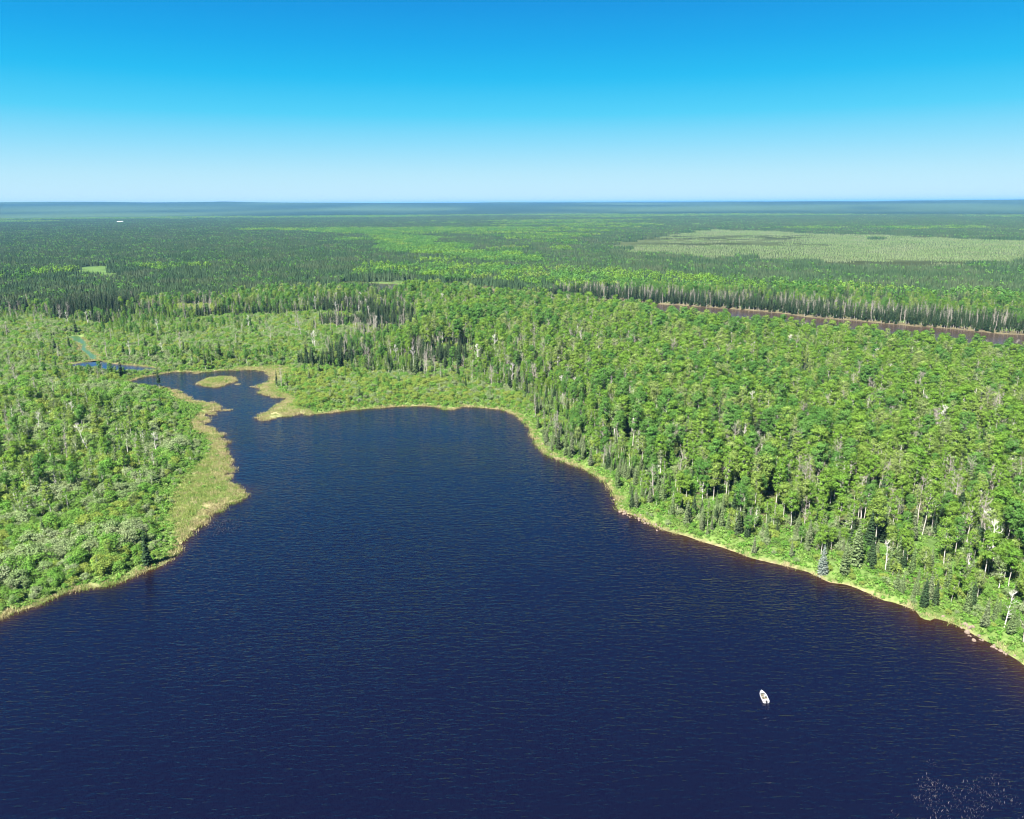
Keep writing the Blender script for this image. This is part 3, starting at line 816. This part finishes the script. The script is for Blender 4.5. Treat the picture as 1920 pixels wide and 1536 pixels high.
put('aspen_tree', x[~birch], y[~birch], sc[~birch], var[~birch])
put('birch_tree', x[birch], y[birch], sc[birch] * 1.05, pick(birch.sum(), range(6)))

# spruces
x, y = candidates(3.1)
c = context(x, y); u = rng.random(len(x)); ld = c['ld']
prob = np.zeros(len(x))
prob = np.where(c['forest'], np.where(c['n3'] > 0.60, 0.22, 0.05), prob)
prob = np.where(c['forest'] & (c['lake'] < 26) & (x > 0), 0.20 + 0.20 * (c['n3'] > 0.5), prob)
prob = np.where(c['back'], np.where(c['n2'] < 0.45, 0.40, 0.06), prob)
prob = np.where(c['wet'], 0.004, prob)
prob = np.where(c['far_shrub'], 0.020, prob)
prob = np.where(c['left'] & (c['lake'] > 12), 0.006, prob)
prob = np.where(c['beyond'], np.where(c['river'] < 55, 0.62, np.where(c['n1'] > 0.52, 0.12, 0.5)), prob)
prob = np.where(c['plain'] | c['stand'] | c['belt'], 0.72, prob)
prob = np.where(c['clearing'] | c['marsh'] | c['yellow'], 0.0, prob)
k = (u < prob) & (ld > np.where(c['far_shrub'], 9.0, np.where(c['beyond'], 1.0, 3.2))) & clear_of(x, y, 2.8)
x, y = x[k], y[k]; c = {a: b[k] for a, b in c.items()}
dense = c['plain'] | c['stand'] | c['belt'] | (c['beyond'] & (c['river'] < 45)) | c['back']
var = np.where(dense, pick(len(x), [0, 1, 2, 3, 9, 10, 11, 9, 10, 11]), np.where(c['lake'] < 34, pick(len(x), [4, 5, 6, 7, 0, 4, 5]), pick(len(x), [0, 1, 2, 3, 4, 6, 9])))
sc = np.clip(rng.normal(0.92, 0.2, len(x)), 0.4, 1.35) * np.where(c['forest'], 0.62 + 0.38 * sstep(8, 60, c['lake']), 1.0) * np.where(c['far_shrub'], 0.55, 1.0) * np.where(c['left'], 0.6, 1.0) * np.where(c['stand'], np.where(x < -300, 1.35, 0.75), 1.0)
put('spruce_tree', x, y, sc, var)

# bare and dead trees
x, y = candidates(6.5)
c = context(x, y); u = rng.random(len(x))
prob = np.where(c['forest'], np.where(c['n3'] > 0.56, 0.36, 0.10), 0.0)
prob = np.where(c['forest'] & (c['lake'] < 45), 0.07, prob)
prob = np.where(c['beyond'] & (c['river'] < 60), 0.45, prob)
prob = np.where(c['back'], 0.14, prob)
prob = np.where(c['left_trees'], 0.03, prob)
prob = np.where(c['wet'], 0.02, prob)
k = (u < prob) & (c['ld'] > 5) & clear_of(x, y, 2.5) & ~c['clearing']
x, y = x[k], y[k]; c = {a: b[k] for a, b in c.items()}
put('bare_tree', x, y, np.clip(rng.normal(0.92, 0.16, len(x)), 0.5, 1.3) * np.where(c['lake'] < 30, 0.75, 1.0), np.where(c['beyond'], pick(len(x), [4, 5, 4, 0]), pick(len(x), [0, 1, 2, 3, 0, 1, 2, 4, 6])), rng.normal(0, 0.06, len(x)))

# willows and alders
x, y = candidates(2.8)
c = context(x, y); u = rng.random(len(x)); ld = c['ld']
prob = np.where(c['far_shrub'], 0.85, 0.0)
prob = np.where(c['wet'], 0.78, prob)
prob = np.where(c['left'], np.where(c['left_trees'], 0.55, 0.82), prob)
prob = np.where(c['forest'], np.where(c['lake'] < 30, 0.45, 0.22), prob)
prob = np.where(c['back'], 0.35, prob)
prob = np.where(c['yellow'], 0.9, prob)
prob = np.where(c['marsh'] | c['clearing'] | c['stand'], 0.0, prob)
k = (u < prob) & (ld > np.where(c['left'], 2.2, np.where(c['wet'], 1.2, 2.4))) & clear_of(x, y, 1.6)
x, y = x[k], y[k]; c = {a: b[k] for a, b in c.items()}; ld = c['ld']
tone = rng.random(len(x)) + (c['n3'] - 0.5) * 0.9
v_left = np.where(tone < 0.18, pick(len(x), [3, 4, 5]), np.where(tone < 0.66, pick(len(x), [6, 7, 8]), np.where(tone < 1.05, pick(len(x), [0, 1, 2]), pick(len(x), [9, 10]))))
v_far = np.where(tone < 0.48, pick(len(x), [3, 4, 5]), np.where(tone < 0.78, pick(len(x), [6, 7, 8]), np.where(tone < 0.98, pick(len(x), [0, 1, 2]), pick(len(x), [9, 10]))))
v_wet = np.where(tone < 0.24, pick(len(x), [3, 4, 5]), np.where(tone < 0.64, pick(len(x), [6, 7, 8]), np.where(tone < 1.0, pick(len(x), [0, 1, 2]), pick(len(x), [9, 10]))))
var = np.where(c['far_shrub'], v_far, np.where(c['wet'], v_wet, v_left))
var = np.where(c['yellow'], pick(len(x), [3, 4, 5]), var)
sc = np.clip(rng.normal(1.0, 0.22, len(x)), 0.45, 1.6) * (0.55 + 0.45 * sstep(2, 22, ld)) * np.where(c['wet'], 1.15, 1.0) * np.where(c['left'], np.where(c['n1'] > 0.55, 1.5, 1.1), 1.0) * np.where(c['yellow'], 1.9, 1.0) * (0.38 + 0.62 * sstep(0, 16, dist_to(MARSH[0], x, y)))
put('willow_shrub', x, y, sc, var)

# low green undergrowth, thickest along the banks
x, y = candidates(1.9, 740)
c = context(x, y); u = rng.random(len(x)); ld = c['ld']
prob = np.where(c['lake'] < 30, 0.9, np.where(c['lake'] < 70, 0.40, 0.16))
prob = np.where(c['marsh'], 0.05, prob)
k = (u < prob) & (ld > 1.0)
put('undergrowth', x[k], y[k], rng.uniform(0.6, 1.5, k.sum()) * (0.75 + 0.25 * sstep(1, 9, ld[k])), pick(k.sum(), range(5)))

# sedge: the marsh and a thin rim along every bank of the cove
x, y = candidates(1.35, 780)
c = context(x, y); u = rng.random(len(x)); ld = c['ld']
gap = fbm(x, y, 5.0, 2, 3.0)
rim = (ld > -0.4) & (ld < 2.2) & ((c['lake'] < 6) | (ld < 3)) & ~c['beyond']
leftish = (x < 60)
prob = np.where(c['marsh'], 0.92, np.where(rim & leftish, 0.75, np.where(rim, 0.14, 0.0)))
k = (u < prob) & (ld > -0.9 - 2.2 * c['marsh'] * (gap > 0.55)) & ~(c['marsh'] & (gap < 0.27) & (ld < 14))
ldk = ld[k]
tanp = np.where(c['marsh'][k], 0.18 + 0.62 * sstep(8, 1.0, ldk), 0.6)
tanp = tanp * np.where(gap[k] > 0.6, 0.8, 1.0)
tn = rng.random(k.sum()) < tanp
put('sedge', x[k], y[k], rng.uniform(0.6, 1.25, k.sum()), np.where(tn, pick(k.sum(), [0, 1, 2, 3]), pick(k.sum(), [4, 5, 6])))
# ragged floating mats off the marsh edge
for (px, py, w, hgt) in [(408, 763, 9, 3), (421, 769, 9, 2), (388, 790, 6, 4), (383, 801, 5, 3), (340, 741, 8, 2.5), (366, 699, 9, 1.6), (446, 721, 5, 1.3), (474, 726, 3, 1.3), (432, 893, 3, 3),
                         (380, 757, 7, 2), (352, 746, 5, 2), (540, 757, 5, 1.6), (497, 783, 8, 2)]:
    n_ = int(w * hgt * 0.9) + 4
    q = ground(np.column_stack([rng.normal(px, w * 0.5, n_), rng.normal(py, hgt * 0.5, n_)]))
    put('sedge', q[:, 0], q[:, 1], rng.uniform(0.4, 0.8, n_), pick(n_, [0, 1, 2, 3]))
# sparse reeds standing in the shallows
q = ground(np.vstack([np.column_stack([rng.normal(1740, 14, 20), rng.normal(1490, 26, 20)]), np.column_stack([rng.normal(1785, 45, 12), rng.normal(1515, 18, 12)]), np.column_stack([rng.normal(1870, 40, 30), rng.normal(1505, 30, 30)]),
    np.column_stack([rng.normal(420, 26, 60), rng.normal(985, 9, 60)])]))
put('reed', q[:, 0], q[:, 1], rng.uniform(0.5, 0.95, len(q)), pick(len(q), range(3)))

# ------------------------------------------------------------------ plants: single trees and the mass behind
def stuff(name, kind, P, label, cat):
    x, y, sc, var, rot, lean = P.T
    z = np.where(land_dist(x, y) < 0, 0.0, ground_z(x, y)) - 0.05 if kind in ('sedge', 'reed') else ground_z(x, y) - 0.1
    return points_object(name, kind, np.column_stack([x, y, z]), np.column_stack([lean, lean * 0.3, rot]), np.column_stack([sc * rng.uniform(0.9, 1.1, len(sc)), sc * rng.uniform(0.9, 1.1, len(sc)), sc]), var, label, cat)

def points_object(name, kind, V, rot, scale, var, label, cat):
    me = bpy.data.meshes.new(name)
    me.vertices.add(len(V)); me.vertices.foreach_set('co', V.astype(np.float32).ravel())
    for nm, tp, dat, key in (('rot', 'FLOAT_VECTOR', rot, 'vector'), ('scl', 'FLOAT_VECTOR', scale, 'vector'), ('var', 'INT', var, 'value')):
        a = me.attributes.new(nm, tp, 'POINT')
        a.data.foreach_set(key, np.ascontiguousarray(dat, np.int32 if tp == 'INT' else np.float32).ravel())
    me.update()
    o = bpy.data.objects.new(name, me); COL.objects.link(o)
    ng = bpy.data.node_groups.new(name + '_scatter', 'GeometryNodeTree')
    ng.interface.new_socket('Geometry', in_out='INPUT', socket_type='NodeSocketGeometry')
    ng.interface.new_socket('Geometry', in_out='OUTPUT', socket_type='NodeSocketGeometry')
    n, l = ng.nodes, ng.links
    gi, go = n.new('NodeGroupInput'), n.new('NodeGroupOutput')
    ip = n.new('GeometryNodeInstanceOnPoints')
    ci = n.new('GeometryNodeCollectionInfo')
    ci.inputs['Collection'].default_value = PCOL[kind]; ci.inputs['Separate Children'].default_value = True; ci.inputs['Reset Children'].default_value = True
    def attr(nm, t):
        a = n.new('GeometryNodeInputNamedAttribute'); a.data_type = t; a.inputs['Name'].default_value = nm
        return a.outputs['Attribute']
    e2r = n.new('FunctionNodeEulerToRotation')
    l.new(attr('rot', 'FLOAT_VECTOR'), e2r.inputs[0])
    l.new(gi.outputs[0], ip.inputs['Points']); l.new(ci.outputs[0], ip.inputs['Instance'])
    ip.inputs['Pick Instance'].default_value = True
    l.new(attr('var', 'INT'), ip.inputs['Instance Index']); l.new(e2r.outputs[0], ip.inputs['Rotation']); l.new(attr('scl', 'FLOAT_VECTOR'), ip.inputs['Scale'])
    l.new(ip.outputs[0], go.inputs[0])
    md = o.modifiers.new('scatter', 'NODES'); md.node_group = ng
    return tag(o, label, cat, kind='stuff')

def single(kind, x, y, z, sc, var, rot, lean, label, group):
    p = PROTO[kind][int(var)]
    e = bpy.data.objects.new(kind, None); COL.objects.link(e)
    e.empty_display_size = 0.5
    e.location = (x, y, z); e.rotation_euler = (0, lean, rot if abs(lean) < 0.1 else 0); e.scale = (sc, sc, sc)
    for nm, me in ((p['tp'], p['trunk']), (p['cp'], p['crown'])):
        ch = bpy.data.objects.new(nm, me); COL.objects.link(ch); ch.parent = e
    return tag(e, label, NOUN[kind][1], group)

NOUN = {'aspen_tree': ('aspen', 'tree'), 'birch_tree': ('birch', 'tree'), 'spruce_tree': ('spruce', 'tree'), 'bare_tree': ('bare tree', 'tree'), 'willow_shrub': ('willow shrub', 'shrub')}

REFS = [((1541, 1060), 'the blue-grey shoreline spruce'), ((1172, 945), 'the rocky point'), ((277, 1035), 'the tall left bank spruce'), ((160, 835), 'the leaning white birch'),
    ((440, 922), 'the sedge spit'), ((404, 716), 'the sedge island'), ((230, 686), 'the small pond'), ((519, 712), 'the cove point spruce'), ((840, 764), 'the far shore grass tongue'),
    ((690, 765), 'the straight far shore'), ((1007, 768), 'the corner of the far shore'), ((1058, 835), 'the upper shore spruce trio'), ((1737, 1150), 'the lower right grassy point'),
    ((1870, 1205), 'the gravel bank'), ((1413, 1030), 'the lone shallows spruce'), ((1695, 700), 'the broad spruce below the river'), ((1255, 680), 'the lone spruce amid the aspens'),
    ((830, 665), 'the small dark spruce stand'), ((165, 575), 'the dark spruce block at left'), ((1300, 1000), 'the brown shallows'), ((1640, 985), 'the white-trunked shore aspen'),
    ((1768, 1020), 'the bare-trunked tall aspen'), ((1842, 1050), 'the gravel bank aspen'), ((60, 1120), 'the lower left bank end'), ((150, 1085), 'the left bank shoreline'), ((20, 1010), 'the lower left picture edge'), ((180, 970), 'the left bank thicket centre'), ((90, 930), 'the left bank trees'), ((8, 850), 'the left picture edge'),
    ((1912, 850), 'the right picture edge'), ((1290, 800), 'the upper shore forest'), ((1400, 900), 'the right forest centre'), ((1560, 800), 'the right forest opening'), ((1300, 900), 'the rocky point forest'),
    ((1500, 960), 'the shallows forest'), ((294, 840), 'the upright white birch'), ((340, 1000), 'the foot of the sedge marsh'), ((360, 800), 'the narrow upper sedge marsh'), ((1740, 880), 'the tall aspens at right')]
def place_name(u, v):
    dx, dy, nm = min(((u - p[0], (v - p[1]) * 1.3, n_) for p, n_ in REFS), key=lambda t: t[0] ** 2 + t[1] ** 2)
    if math.hypot(dx, dy) < 22: return 'right beside ' + nm
    if abs(dx) > abs(dy): return ('right of ' if dx > 0 else 'left of ') + nm
    return ('in front of ' if dy > 0 else 'behind ') + nm
ORD = ['first', 'second', 'third', 'fourth', 'fifth', 'sixth', 'seventh', 'eighth', 'ninth', 'tenth', 'eleventh', 'twelfth', 'thirteenth', 'fourteenth', 'fifteenth', 'sixteenth', 'seventeenth', 'eighteenth', 'nineteenth', 'twentieth']

landmark_n = {}
for (kind, var, (px, py), hp, lean, label), (x, y) in zip(LANDMARKS, LM):
    z = float(ground_z(x, y)[0]) - 0.05
    _, _, dep = project(np.array(x), np.array(y), np.array(z))
    view = math.atan2(CAM_H, math.hypot(x, y))
    H = hp * float(dep) / F_PX / math.cos(view - 0.0) * math.cos(abs(view - R(PITCH)))
    single(kind, x, y, z, H / PROTO[kind][var]['H'], var, random.uniform(0, 6.28), lean, label, None)
    landmark_n[kind] = landmark_n.get(kind, 0) + 1

MASS = {'aspen_tree': ('aspen_forest', 'mass of green aspens behind the nearest ones on every shore', 'forest'),
        'birch_tree': ('birch_wood', 'pale birches scattered through the farther forest', 'forest'),
        'spruce_tree': ('spruce_forest', 'dark spruces in the farther stands and along the river', 'forest'),
        'willow_shrub': ('willow_thicket', 'farther thicket of rounded willow shrubs in the wetland', 'shrubs'),
        'bare_tree': ('bare_wood', 'grey leafless and dead trees in the farther forest', 'forest')}
PX = {}
for kind in ('aspen_tree', 'birch_tree', 'spruce_tree', 'willow_shrub', 'bare_tree'):
    P = np.vstack(PLANTS[kind])
    z = ground_z(P[:, 0], P[:, 1])
    H = np.array([q['H'] for q in PROTO[kind]])[P[:, 3].astype(int)] * P[:, 2]
    u, v, dep = project(P[:, 0], P[:, 1], z + H * 0.6)
    seen = (u > 15) & (u < 1905) & (v > 0) & (v < 1500)
    size = np.where(seen, H / dep, 0)
    order = np.argsort(-size)
    top = order[:290 - landmark_n.get(kind, 0)]
    rest = np.setdiff1d(np.arange(len(P)), top)
    rows, by = [], {}
    for i in top:
        tone = PROTO[kind][int(P[i, 3])]['tone']
        sz = 'tall' if P[i, 2] > 1.06 else ('mid-sized' if P[i, 2] > 0.8 else 'small')
        where = place_name(u[i], v[i])
        nn = NOUN[kind][0] if kind != 'bare_tree' else 'tree'
        lb = '%s %s %s %s' % (sz, tone, nn, where)
        rows.append((i, lb, '%ss %s' % (nn, where))); by.setdefault(lb, []).append(i)
    for i, lb, gr in rows:
        same = sorted(by[lb], key=lambda q: u[q])
        if len(same) > 1:
            if len(same) <= 20: lb = lb + ', ' + ORD[same.index(i)] + ' from left'
        single(kind, P[i, 0], P[i, 1], z[i] - 0.08, P[i, 2], P[i, 3], P[i, 4], P[i, 5], lb, gr)
    nm, lab, cat = MASS[kind]
    stuff(nm, kind, P[rest], lab, cat)
    print(kind, len(P))
for kind, nm, lab in (('undergrowth', 'undergrowth', 'low green undergrowth along the banks and between the trees'), ('sedge', 'marsh_sedge', 'pale tan and green sedge of the marsh and banks'), ('reed', 'reeds', 'sparse pale reeds standing in the shallow water')):
    P = np.vstack(PLANTS[kind]); print(kind, len(P))
    stuff(nm, kind, P, lab, 'undergrowth' if kind == 'undergrowth' else 'marsh grass')

# far forest in squares
x, y = candidates(CELL, 7600, NEAR - 14, 0.12, 40)
c = context(x, y); u = rng.random(len(x)); d = np.hypot(x, y)
band = fbm(x * 0.55, y, 1100.0, 3, 7.0) + 0.25 * (fbm(x, y, 160.0, 2, 3.0) - 0.5)
band = band - 0.05 * np.exp(-((x / np.maximum(y, 1)) / 0.25) ** 2)
band = band + 0.30 * (fbm(x * 0.35, y, 330.0, 3, 41.0) - 0.5)
typ = np.where(band > 0.655, 1, np.where(band > 0.55, 2, 0))
typ = np.where(c['plain'] | c['belt'] | c['stand'], 0, typ)
typ = np.where(c['strip'], 1, typ)
typ = np.where(c['beyond'] & (c['river'] < 260) & ~c['belt'] & ~c['bog'], np.where(u < 0.35, 1, 2), typ)
typ = np.where(c['beyond'] & (c['river'] < 45), 0, typ)
streak = fbm(x * 0.35, y, 170.0, 3, 15.0)
edge = np.min([dist_to(p, x, y) for p in Z['bog']], 0)
typ = np.where(c['bog'], np.where((streak > 0.74) & (u < 0.4) | (u > 0.12 + edge / 170), 0, 3), typ)
typ = np.where(c['clearing'] | (c['ld'] < 16), 9, typ)
bogd = np.where(c['bog'] & (fbm(x * 0.4, y, 240.0, 2, 5.0) > 0.56) & (u < 0.8), True, False)
for t, kind, nm, lab, nvar in ((0, 'spruce_wood', 'distant_spruce_forest', 'dark spruce forest filling the plain beyond the river', 5), (1, 'leafy_wood', 'distant_leafy_forest', 'lighter green leafy woods in bands on the distant plain', 4),
                         (2, 'mixed_wood', 'distant_mixed_forest', 'mixed spruce and leafy forest on the distant plain', 4), (3, 'bog_spruce', 'bog_spruces', 'stunted thin spruces on the tan bog at right', 4)):
    k = (typ == t) & ~((t == 3) & bogd)
    n_ = k.sum(); print(kind, n_)
    z = ground_z(x[k], y[k])
    s_ = rng.uniform(0.88, 1.1, n_)
    points_object(nm, kind, np.column_stack([x[k], y[k], z - 0.2]), np.column_stack([np.zeros(n_), np.zeros(n_), rng.integers(0, 4, n_) * (math.pi / 2) + rng.normal(0, 0.06, n_)]), np.column_stack([np.ones(n_) * 1.04, np.ones(n_) * 1.04, s_]), rng.integers(0, nvar, n_), lab, 'forest')

# ------------------------------------------------------------------ boulders of the rocky point
def boulder(r):
    import bmesh
    bm = bmesh.new(); bmesh.ops.create_icosphere(bm, subdivisions=2, radius=0.5)
    sc = r.uniform(0.75, 1.25, 3); ph = r.uniform(0, 6, 3)
    for v in bm.verts:
        p = np.array(v.co); k = 1 + 0.16 * math.sin(4 * p[0] + ph[0]) + 0.14 * math.sin(5 * p[1] + ph[1]) + 0.1 * math.sin(6 * p[2] + ph[2])
        v.co = Vector(p * sc * k)
    me = bpy.data.meshes.new('boulder'); bm.to_mesh(me); bm.free(); me.materials.append(M['rock'])
    return me
bms = [boulder(g(800 + i)) for i in range(5)]
SPOTS = [('rocky point', [(1158, 940), (1160, 957), (1173, 963), (1200, 972), (1217, 982), (1240, 993)], 64), ('gravel bank', [(1765, 1162), (1806, 1180), (1833, 1197), (1874, 1216), (1905, 1237)], 30), ('marsh bank', [(1003, 824), (1022, 848), (1060, 866)], 14)]
for nm, line, cnt in SPOTS:
    L_ = ground(line)
    for i in range(cnt):
        t = rng.uniform(0, len(L_) - 1.001); a = int(t); p = L_[a] + (L_[a + 1] - L_[a]) * (t - a) + rng.normal(0, 0.9, 2)
        s_ = float(np.clip(rng.lognormal(-0.35, 0.4), 0.35, 1.5))
        z = max(float(ground_z(p[0], p[1])[0]), -0.1)
        o = bpy.data.objects.new('boulder', bms[i % 5]); COL.objects.link(o)
        o.location = (p[0], p[1], z + 0.08 * s_); o.rotation_euler = rng.uniform(0, 6, 3); o.scale = (s_, s_ * 0.9, s_ * 0.75)
        size = 'large' if s_ > 0.95 else 'small'
        tag(o, {'rocky point': '%s tan boulder at the waterline of the rocky point on the right shore', 'gravel bank': '%s tan stone on the gravel bank at lower right', 'marsh bank': '%s tan stone at the water where the right shore begins'}[nm] % size, 'rock', '%s stones of the %s' % (size, nm))

# ------------------------------------------------------------------ motor boat
def loft(sections, close=False):
    V = [p for s in sections for p in s]; k = len(sections[0])
    F = [(i * k + j, i * k + j + 1, (i + 1) * k + j + 1, (i + 1) * k + j) for i in range(len(sections) - 1) for j in range(k - 1)]
    return V, F
def box_vf(c, s, taper=1.0):
    V = [(c[0] + sx * s[0] / 2 * (taper if sz > 0 else 1), c[1] + sy * s[1] / 2 * (taper if sz > 0 else 1), c[2] + sz * s[2] / 2) for sz in (-1, 1) for sx, sy in ((-1, -1), (1, -1), (1, 1), (-1, 1))]
    return V, [(3, 2, 1, 0), (4, 5, 6, 7), (0, 1, 5, 4), (1, 2, 6, 5), (2, 3, 7, 6), (3, 0, 4, 7)]
def part(name, VF, mat, parent, bevel=0.0, solid=0.0, smooth=False):
    me = bpy.data.meshes.new(name); me.from_pydata([tuple(map(float, v)) for v in VF[0]], [], VF[1]); me.materials.append(mat); me.update()
    if smooth:
        for p in me.polygons: p.use_smooth = True
    o = bpy.data.objects.new(name, me); COL.objects.link(o); o.parent = parent
    if solid:
        m_ = o.modifiers.new('thick', 'SOLIDIFY'); m_.thickness = solid
    if bevel:
        m_ = o.modifiers.new('edge', 'BEVEL'); m_.width = bevel; m_.segments = 2
    return o
white = plain_mat('white_hull_paint', (0.26, 0.26, 0.275), (0.22, 0.22, 0.235), 1.2, 0.35, spec=0.5)
cream = plain_mat('cream_deck', (0.15, 0.13, 0.10), (0.11, 0.095, 0.075), 3, 0.6)
seatm = plain_mat('dark_seat_vinyl', (0.09, 0.10, 0.07), (0.05, 0.06, 0.04), 3, 0.5)
redm = plain_mat('brown_gear', (0.07, 0.05, 0.04), (0.04, 0.03, 0.025), 5, 0.7)
motor = plain_mat('black_motor_cowl', (0.02, 0.02, 0.024), (0.012, 0.012, 0.014), 3, 0.3, spec=0.5)
glass = plain_mat('tinted_windscreen', (0.10, 0.12, 0.14), (0.07, 0.09, 0.10), 2, 0.1, spec=0.6)
bow, stern = ground([(1426.5, 1297)])[0], ground([(1437, 1320.5)])[0]
bl = float(np.hypot(*(bow - stern)))
boat = bpy.data.objects.new('motor_boat', None); COL.objects.link(boat)
boat.location = (*((bow + stern) / 2), 0.0)
boat.rotation_euler = (0, 0, math.atan2(bow[1] - stern[1], bow[0] - stern[0]))
boat.scale = (bl / 5.8,) * 3
tag(boat, 'small white open motor boat alone on the dark lake', 'boat')
st = np.linspace(-2.5, 2.5, 13)
beam = lambda x_: 0.98 * (1 - max(0, (x_ + 0.2) / 2.72) ** 2.4) if x_ > -0.2 else 0.98 - 0.03 * ((-0.2 - x_) / 2.3) ** 2
sheer = lambda x_: 0.62 + 0.22 * max(0, (x_ + 0.5) / 3.0) ** 2
keel = lambda x_: -0.22 + 0.55 * max(0, (x_ - 1.0) / 1.5) ** 2.2
sec = [[(x_, s * beam(x_) * k, z_) for s, k, z_ in ((-1, 1, sheer(x_)), (-1, 0.93, 0.12 + 0.4 * max(0, (x_ - 1) / 1.5) ** 2), (0, 0, keel(x_)), (1, 0.93, 0.12 + 0.4 * max(0, (x_ - 1) / 1.5) ** 2), (1, 1, sheer(x_)))] for x_ in st]
V_, F_ = loft(sec); F_.append((0, 1, 2, 3, 4))
hull = part('hull', (V_, F_), white, boat, smooth=False, solid=0.05)
gun = [[(x_, s * (beam(x_) + 0.05), sheer(x_) + 0.01), (x_, s * (beam(x_) + 0.05), sheer(x_) + 0.07), (x_, s * max(beam(x_) - 0.13, 0), sheer(x_) + 0.07), (x_, s * max(beam(x_) - 0.13, 0), sheer(x_) + 0.0)] for s in (1,) for x_ in st]
part('gunwale', loft(gun), white, boat)
part('gunwale', loft([[(p[0], -p[1], p[2]) for p in q] for q in gun]), white, boat)
fl = [[(x_, -beam(x_) * 0.86, 0.24), (x_, 0, 0.235), (x_, beam(x_) * 0.86, 0.24)] for x_ in np.linspace(-2.45, 1.6, 9)]
part('floor', loft(fl), cream, boat, solid=0.03)
dk = [[(x_, -beam(x_) * 0.92, sheer(x_) + 0.03), (x_, 0, sheer(x_) + 0.07), (x_, beam(x_) * 0.92, sheer(x_) + 0.03)] for x_ in np.linspace(1.15, 2.47, 7)]
part('bow_deck', loft(dk), white, boat, solid=0.03)
for (sx_, sy_) in ((0.75, 0.40), (0.55, -0.38), (-0.35, -0.42), (-0.55, 0.42)):
    s1 = part('seat', box_vf((sx_, sy_, 0.50), (0.46, 0.48, 0.14)), seatm if sx_ > -0.5 else cream, boat, 0.03)
    part('backrest', box_vf((sx_ - 0.22, sy_, 0.74), (0.09, 0.46, 0.42), 0.9), seatm, s1, 0.02)
    part('pedestal', box_vf((sx_, sy_, 0.34), (0.16, 0.16, 0.2)), motor, s1)
con = part('console', box_vf((0.12, -0.45, 0.58), (0.42, 0.62, 0.62), 0.85), white, boat, 0.03)
part('windscreen', box_vf((0.26, -0.45, 0.99), (0.04, 0.52, 0.26), 0.8), glass, con)
part('stern_bench', box_vf((-1.75, 0, 0.48), (0.5, 1.5, 0.34)), white, boat, 0.03)
part('gear_bag', box_vf((-1.1, 0.25, 0.40), (0.55, 0.42, 0.32), 0.8), redm, boat, 0.05)
mt = part('outboard_motor', box_vf((-2.78, 0.0, 0.86), (0.42, 0.36, 0.46), 0.8), motor, boat, 0.06)
part('motor_leg', box_vf((-2.74, 0.0, 0.2), (0.2, 0.14, 0.95), 1.1), motor, mt, 0.02)
part('tiller', box_vf((-2.36, 0.05, 0.82), (0.5, 0.06, 0.06)), motor, mt)

# ------------------------------------------------------------------ pale building far off on the plain
b0 = ground([(226, 419.5)])[0]
shed = bpy.data.objects.new('shed', None); COL.objects.link(shed)
shed.location = (b0[0], b0[1], float(ground_z(*b0)[0])); shed.rotation_euler = (0, 0, 0.1)
tag(shed, 'tiny pale long building far off in the forest at left', 'building')
wm = plain_mat('pale_metal_wall', (0.26, 0.26, 0.25), (0.22, 0.22, 0.21), 0.3)
rm = plain_mat('pale_metal_roof', (0.30, 0.30, 0.30), (0.26, 0.26, 0.26), 0.3)
part('wall', box_vf((0, 0, 5.5), (36, 12, 11)), wm, shed)
part('roof', ([(-19, -7, 11.05), (19, -7, 11.05), (19, 0, 14), (-19, 0, 14), (-19, 7, 11.05), (19, 7, 11.05)], [(0, 1, 2, 3), (3, 2, 5, 4), (0, 3, 4), (1, 5, 2), (0, 4, 5, 1)]), rm, shed)

# ------------------------------------------------------------------ haze
lo, hi = -4.0, float(max(GZ.max(), CAM_H) + 12.0)
e = 43500 * 1.35
V_ = [(sx * e, sy * e, z_) for z_ in (lo, hi) for sx, sy in ((-1, -1), (1, -1), (1, 1), (-1, 1))]
me = bpy.data.meshes.new('haze'); me.from_pydata(V_, [], [(3, 2, 1, 0), (4, 5, 6, 7), (0, 1, 5, 4), (1, 2, 6, 5), (2, 3, 7, 6), (3, 0, 4, 7)])
m, n, l = new_mat('summer_haze')
pv = n.new('ShaderNodeVolumePrincipled')
pv.inputs['Color'].default_value = (0.11, 0.30, 0.55, 1)
pv.inputs['Density'].default_value = 0.000042
pv.inputs['Anisotropy'].default_value = 0.0
out = n.new('ShaderNodeOutputMaterial'); l.new(pv.outputs[0], out.inputs['Volume'])
me.materials.append(m)
hz = bpy.data.objects.new('haze', me); COL.objects.link(hz)
tag(hz, 'thin blue summer haze over the distant forest', 'haze', kind='stuff')
